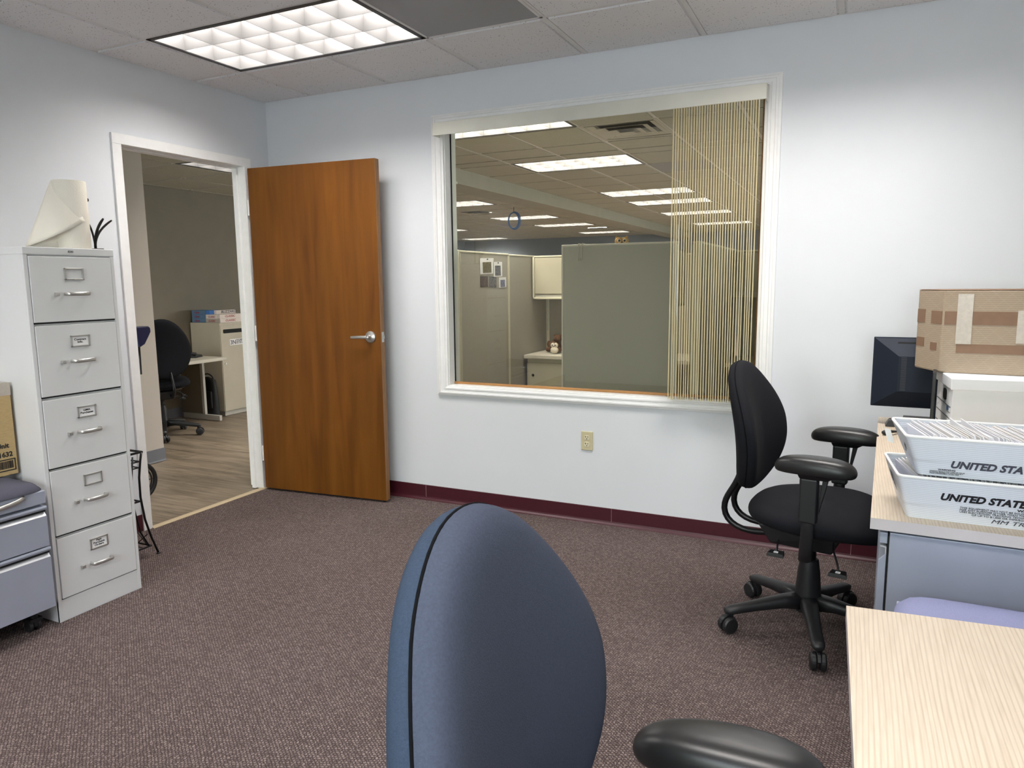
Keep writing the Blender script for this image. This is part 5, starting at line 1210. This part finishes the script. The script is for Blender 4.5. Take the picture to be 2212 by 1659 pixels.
partition('beige fabric partition behind the blind, running back', (2.66, 0.78), (2.66, 2.40), 1.60, 'panelfab', 'paneltrim')
partition('grey fabric partition behind the blind on the right, at the back', (2.70, 2.43), (4.6, 2.43), 1.585, 'panelfab2', 'paneltrim')
partition('grey fabric partition at the right end of the cubicles', (4.65, 0.8), (4.65, 2.40), 1.60, 'panelfab2', 'paneltrim')
def overhead(label, x0, x1, y0, y1, z0, z1):
    t = thing('overhead_cabinet', label, 'cabinet', (x0, y0, z0)); w, d, h = x1-x0, y1-y0, z1-z0
    b = MB(); b.box((0, 0.012, 0), (w, d, 0.02)); b.box((0, 0.012, h-0.016), (w, d, h)); b.box((0, 0.0, 0), (0.018, d, h)); b.box((w-0.018, 0.0, 0), (w, d, h)); b.box((0, d-0.01, 0), (w, d, h)); b.box((0, 0, h-0.014), (w, 0.02, h)); b.box((0, 0, 0), (w, 0.014, 0.016))
    b.build('body', 'paneltrim', t, bevel=0.003)
    b = MB(); b.box((0.020, 0.004, 0.045), (w-0.02, 0.012, h-0.016)); b.build('flipper_door', 'beigemetal', t, bevel=0.004)
    b = MB(); b.box((0.020, 0.012, 0.018), (w-0.02, 0.02, 0.046)); b.build('hand_pull', 'vent', t)
    return t
overhead('cream overhead cabinet on the partition behind the stuffed toys', 1.01, 1.75, 2.04, 2.400, 1.210, 1.583)
overhead('cream overhead cabinet behind the right end of the blind', 2.70, 3.70, 2.02, 2.400, 1.225, 1.583)
overhead('cream overhead cabinet on the far side of the big grey green partition', 1.80, 2.50, 0.895, 1.25, 1.19, 1.565)
tl = MB(); tl.box((1.28, 2.06, 1.185), (1.70, 2.30, 1.208)); tag(tl.build('task_light', 'paneltrim'), 'slim task light under the cream overhead cabinet', 'light')
ws = thing('worktop', 'grey beige worktop with the stuffed toys', 'worktop', (1.004, 1.855, 0)); b = MB(); b.box((0, 0, 0.708), (1.55, 0.548, 0.740)); b.build('surface', 'beige', ws, bevel=0.004)
b = MB(); b.box((1.50, 0.02, 0), (1.53, 0.53, 0.707)); b.build('end_panel', 'beige', ws)
fp_ = thing('cubicle_pedestal', 'cream metal drawer cabinet under the grey beige worktop', 'cabinet', (1.022, 1.875, 0))
b = MB(); b.box((0, 0.018, 0.02), (0.365, 0.50, 0.706)); b.build('body', 'beigemetal', fp_, bevel=0.002)
b = MB(); b.box((0.004, 0, 0.32), (0.345, 0.017, 0.672)); b.build('drawer', 'beigemetal', fp_, bevel=0.002)
b = MB(); b.box((0.004, 0, 0.03), (0.345, 0.017, 0.31)); b.build('drawer', 'beigemetal', fp_, bevel=0.002)
b = MB(); b.lathe([(0.012, -0.004), (0.012, 0.001)], (0.06, 0, 0.565), axis='y', seg=14); b.build('lock', 'blackmetal', fp_)
ws2 = thing('worktop', 'grey beige worktop behind the blind at the right', 'worktop', (2.69, 1.80, 0)); b = MB(); b.box((0, 0, 0.708), (1.9, 0.60, 0.740)); b.build('surface', 'beige', ws2, bevel=0.004)
b = MB(); b.box((0.03, 0.05, 0), (0.06, 0.55, 0.707)); b.box((1.80, 0.05, 0), (1.83, 0.55, 0.707)); b.build('end_panel', 'beige', ws2)
ct2 = thing('carton', 'white and red carton half hidden by the big partition on the worktop', 'carton', (1.435, 2.10, 0.7405)); b = MB(); b.box((0, 0, 0), (0.10, 0.06, 0.165)); b.build('box', 'boxwhite', ct2, bevel=0.002)
b = MB(); b.box((0.004, -0.001, 0.05), (0.02, 0.0, 0.13)); b.build('printed_stripe', 'inkred', ct2)
# wall standard on the back partition
b = MB(); b.box((1.215, 2.397, 0.76), (1.222, 2.404, 1.205)); b.box((1.232, 2.397, 0.76), (1.239, 2.404, 1.205)); tag(b.build('panel_strip', 'paneltrim'), 'thin cream vertical strip on the partition below the overhead cabinet', 'strip')
# coat hook over the big panel
hk = thing('panel_hook', 'grey wire hook hung over the top of the big grey green partition', 'hook', (1.885, 0.84, 1.606))
b = MB(); 
for s in (-0.012, 0.012): b.tube([(s, 0.06, -0.05), (s, 0.058, 0.004), (s, -0.006, 0.006), (s, -0.006, -0.03), (s, -0.006, -0.095), (s*0.6, -0.02, -0.108), (s*0.4, -0.03, -0.09)], 0.0028, seg=6)
b.build('wire', 'vent', hk)
# owl figurine peeking over the panel (stands on the hidden overhead cabinet)
ow = thing('owl_figurine', 'small ochre owl figurine peeking over the big partition', 'figurine', (2.105, 1.05, 1.5655), math.radians(20))
b = MB(); b.ball((0, 0, 0.035), 0.038, 3, (1.05, 0.8, 0.92)); b.ball((-0.019, -0.006, 0.064), 0.028, 3, (1.0, 0.8, 0.95)); b.ball((0.019, -0.006, 0.064), 0.028, 3, (1.0, 0.8, 0.95))
for s in (-1, 1): b.ball((s*0.034, 0, 0.088), 0.008, 2, (1, 1, 1.2))
b.build('body', 'owl', ow, smooth=True)
for s in (-1, 1):
    b = MB(); b.ball((s*0.019, -0.026, 0.066), 0.0135, 2, (1, 0.5, 1)); e_ = b.build('eye', 'whitefur', ow, smooth=True)
    b = MB(); b.ball((s*0.018, -0.031, 0.066), 0.0085, 2, (1, 0.5, 1)); b.build('pupil', 'ink', e_, smooth=True)
b = MB(); b.ball((0, -0.030, 0.052), 0.005, 2, (1, 1, 1.4)); b.build('beak', 'ink', ow)
# plush toys on the worktop
be = thing('teddy_bear', 'brown stuffed bear sitting on the worktop behind the white penguin toy', 'stuffed toy', (1.185, 2.12, 0.740))
b = MB(); b.ball((0, 0, 0.055), 0.056, 3, (1.05, 0.9, 1.0)); b.ball((0.028, -0.005, 0.122), 0.036, 3); b.ball((0.005, 0.0, 0.150), 0.012, 2); b.ball((0.055, 0.0, 0.150), 0.012, 2); b.ball((0.050, -0.032, 0.115), 0.017, 2)
b.ball((-0.045, -0.03, 0.03), 0.026, 2, (1, 1.3, 0.9)); b.ball((0.05, -0.03, 0.03), 0.026, 2, (1, 1.3, 0.9)); b.ball((-0.05, -0.01, 0.075), 0.020, 2, (0.9, 0.9, 1.6)); b.build('body', 'brownfur', be, smooth=True)
b = MB(); b.ball((0.054, -0.048, 0.117), 0.005, 1); b.ball((0.036, -0.035, 0.130), 0.004, 1); b.build('face', 'ink', be)
pg = thing('penguin_toy', 'small cream faced penguin toy in front of the brown bear', 'stuffed toy', (1.225, 2.03, 0.740))
b = MB(); b.ball((0, 0, 0.035), 0.036, 3, (1.1, 0.9, 1.0)); b.ball((0, 0, 0.075), 0.032, 3, (1.15, 0.9, 0.85)); b.build('body', 'brownfur', pg, smooth=True)
b = MB(); b.ball((0, -0.014, 0.033), 0.032, 3, (1.15, 0.75, 1.0)); b.ball((-0.013, -0.018, 0.075), 0.022, 2, (1, 0.6, 1)); b.ball((0.013, -0.018, 0.075), 0.022, 2, (1, 0.6, 1)); b.build('face', 'whitefur', pg, smooth=True)
b = MB()
for s in (-1, 1): b.ball((s*0.013, -0.032, 0.077), 0.0055, 2)
b.ball((0, -0.034, 0.064), 0.004, 1); b.build('eyes', 'ink', pg)
# pinned pages
def pinned(label, y0, y1, z0, z1, pm, page=True, tilt=0.0, m2='paper', pin=True):
    t = thing('pinned_print', label, 'photo', (1.0, (y0+y1)/2, (z0+z1)/2)); w, h = (y1-y0)/2, (z1-z0)/2
    mt = Matrix.Rotation(tilt, 4, 'X')
    b = MB(); b.box((-0.0025, -w, -h), (-0.0015, w, h), mt); b.build('sheet', m2 if page else pm, t)
    if page:
        b = MB(); b.box((-0.0012, -w*0.62, -h*0.86), (-0.0004, w*0.62, h*0.5), mt); b.build('photo_print', pm, t)
    if pin:
        b = MB(); b.lathe([(0.005, 0.0), (0.004, 0.008)], (0, 0, h*0.86), axis='x', seg=10); b.build('push_pin', 'inkgrey', t)
    return t
pinned('white sheet with yellow team photo pinned on the left partition', 1.085, 1.315, 1.425, 1.545, 'photo_a', tilt=0.03)
pinned('white sheet with grey team photo pinned right of the yellow one', 1.305, 1.465, 1.405, 1.520, 'photo_b', tilt=0.02)
pinned('dark reddish snapshot pinned below the yellow team photo', 1.085, 1.215, 1.328, 1.408, 'photo_c', page=False)
pinned('dark snapshot pinned second in the lower row', 1.230, 1.360, 1.322, 1.405, 'photo_b', page=False, tilt=-0.04)
pinned('blue and yellow snapshot pinned at the right of the lower row', 1.405, 1.535, 1.318, 1.400, 'photo_d', tilt=0.02, pin=False)
# hanging coil of blue cable
cc = thing('cable_coil', 'coil of blue cable hanging from the open office ceiling', 'cable', (-1.43, 6.9, H))
b = MB(); b.tube([(0, 0, 0), (0.0, 0, -0.10)], 0.005, seg=6); b.build('cord', 'ink', cc)
b = MB()
for k in range(5):
    rx, rz, ox_ = 0.085 + 0.006*k, 0.120 + 0.005*k, random.uniform(-0.008, 0.008)
    b.tube([(ox_ + rx*math.cos(2*PI*q/28), 0.008*(k-2), -0.215 + rz*math.sin(2*PI*q/28)) for q in range(28)], 0.0055, seg=6, closed=True)
b.build('coil', 'cableblue', cc, smooth=True)

# ------------------------------------------------------------------ outside the daylight window (seen only as a reflection)
b = MB(); b.box((-40, -60, -0.6), (60, YF-0.2, -0.5)); struct(b.build('ground', 'bounce_ground'), 'pale pavement outside the daylight window', 'ground')  # unseen ground, added as a pale reflector for ceiling and upper walls
b = MB(); b.box((7.3, -5.2, -0.6), (60, 60, -0.5)); struct(b.build('ground_side', 'bounce_ground'), 'pale pavement outside the office side windows', 'ground')
for i, (x, y, s) in enumerate(((-4.0, -17, 1.1), (3.0, -21, 1.3), (11.0, -18, 1.0), (16.0, 6.0, 1.2), (15.0, 11.5, 1.0))):
    t = thing('tree', ('leafy tree outside behind the camera, left', 'large leafy tree outside behind the camera', 'leafy tree outside behind the camera, right', 'leafy tree outside the office side windows', 'smaller leafy tree outside the office side windows')[i], 'tree', (x, y, -0.5))
    b = MB(); b.tube([(0, 0, 0), (0.1, 0, 1.2*s), (0, 0.1, 2.6*s)], [0.22*s, 0.17*s, 0.1*s], seg=10); b.build('trunk', 'bark', t, smooth=True)
    b = MB()
    for k in range(9):
        a = random.uniform(0, 2*PI); r_ = random.uniform(0.2, 1.5)*s; b.ball((r_*math.cos(a), r_*math.sin(a), (2.6+random.uniform(-0.6, 1.8))*s), random.uniform(0.9, 1.4)*s, 2)
    for v in b.bm.verts: v.co += V((random.uniform(-1, 1), random.uniform(-1, 1), random.uniform(-1, 1)))*0.12
    b.build('crown', 'leaf', t)

# ------------------------------------------------------------------ world + daylight
w = bpy.data.worlds.new('world'); bpy.context.scene.world = w; w.use_nodes = True
nt = w.node_tree; bg_ = nt.nodes['Background']
tc = nt.nodes.new('ShaderNodeTexCoord'); sp = nt.nodes.new('ShaderNodeSeparateXYZ'); rp = nt.nodes.new('ShaderNodeValToRGB')
nt.links.new(tc.outputs['Generated'], sp.inputs[0]); nt.links.new(sp.outputs['Z'], rp.inputs[0])
rp.color_ramp.elements[0].color = (0.95, 0.97, 1.0, 1); rp.color_ramp.elements[1].color = (0.78, 0.88, 1.0, 1)
nt.links.new(rp.outputs[0], bg_.inputs[0]); bg_.inputs[1].default_value = 15.0
pt = bpy.data.lights.new('sky_portal', 'AREA'); pt.shape = 'RECTANGLE'; pt.size = FX1-FX0; pt.size_y = FZ1-FZ0; pt.cycles.is_portal = True
po_ = bpy.data.objects.new('sky_portal', pt); C.objects.link(po_); po_.location = ((FX0+FX1)/2, YF-0.14, (FZ0+FZ1)/2); po_.rotation_euler = (math.radians(90), 0, 0)

sc = bpy.context.scene
sc.view_settings.view_transform = 'Standard'; sc.view_settings.look = 'None'; sc.view_settings.gamma = 1; sc.view_settings.exposure = 0.0; sc.view_settings.use_curve_mapping = False
sc.cycles.max_bounces = 10; sc.cycles.diffuse_bounces = 5; sc.cycles.transparent_max_bounces = 12; sc.cycles.sample_clamp_indirect = 6
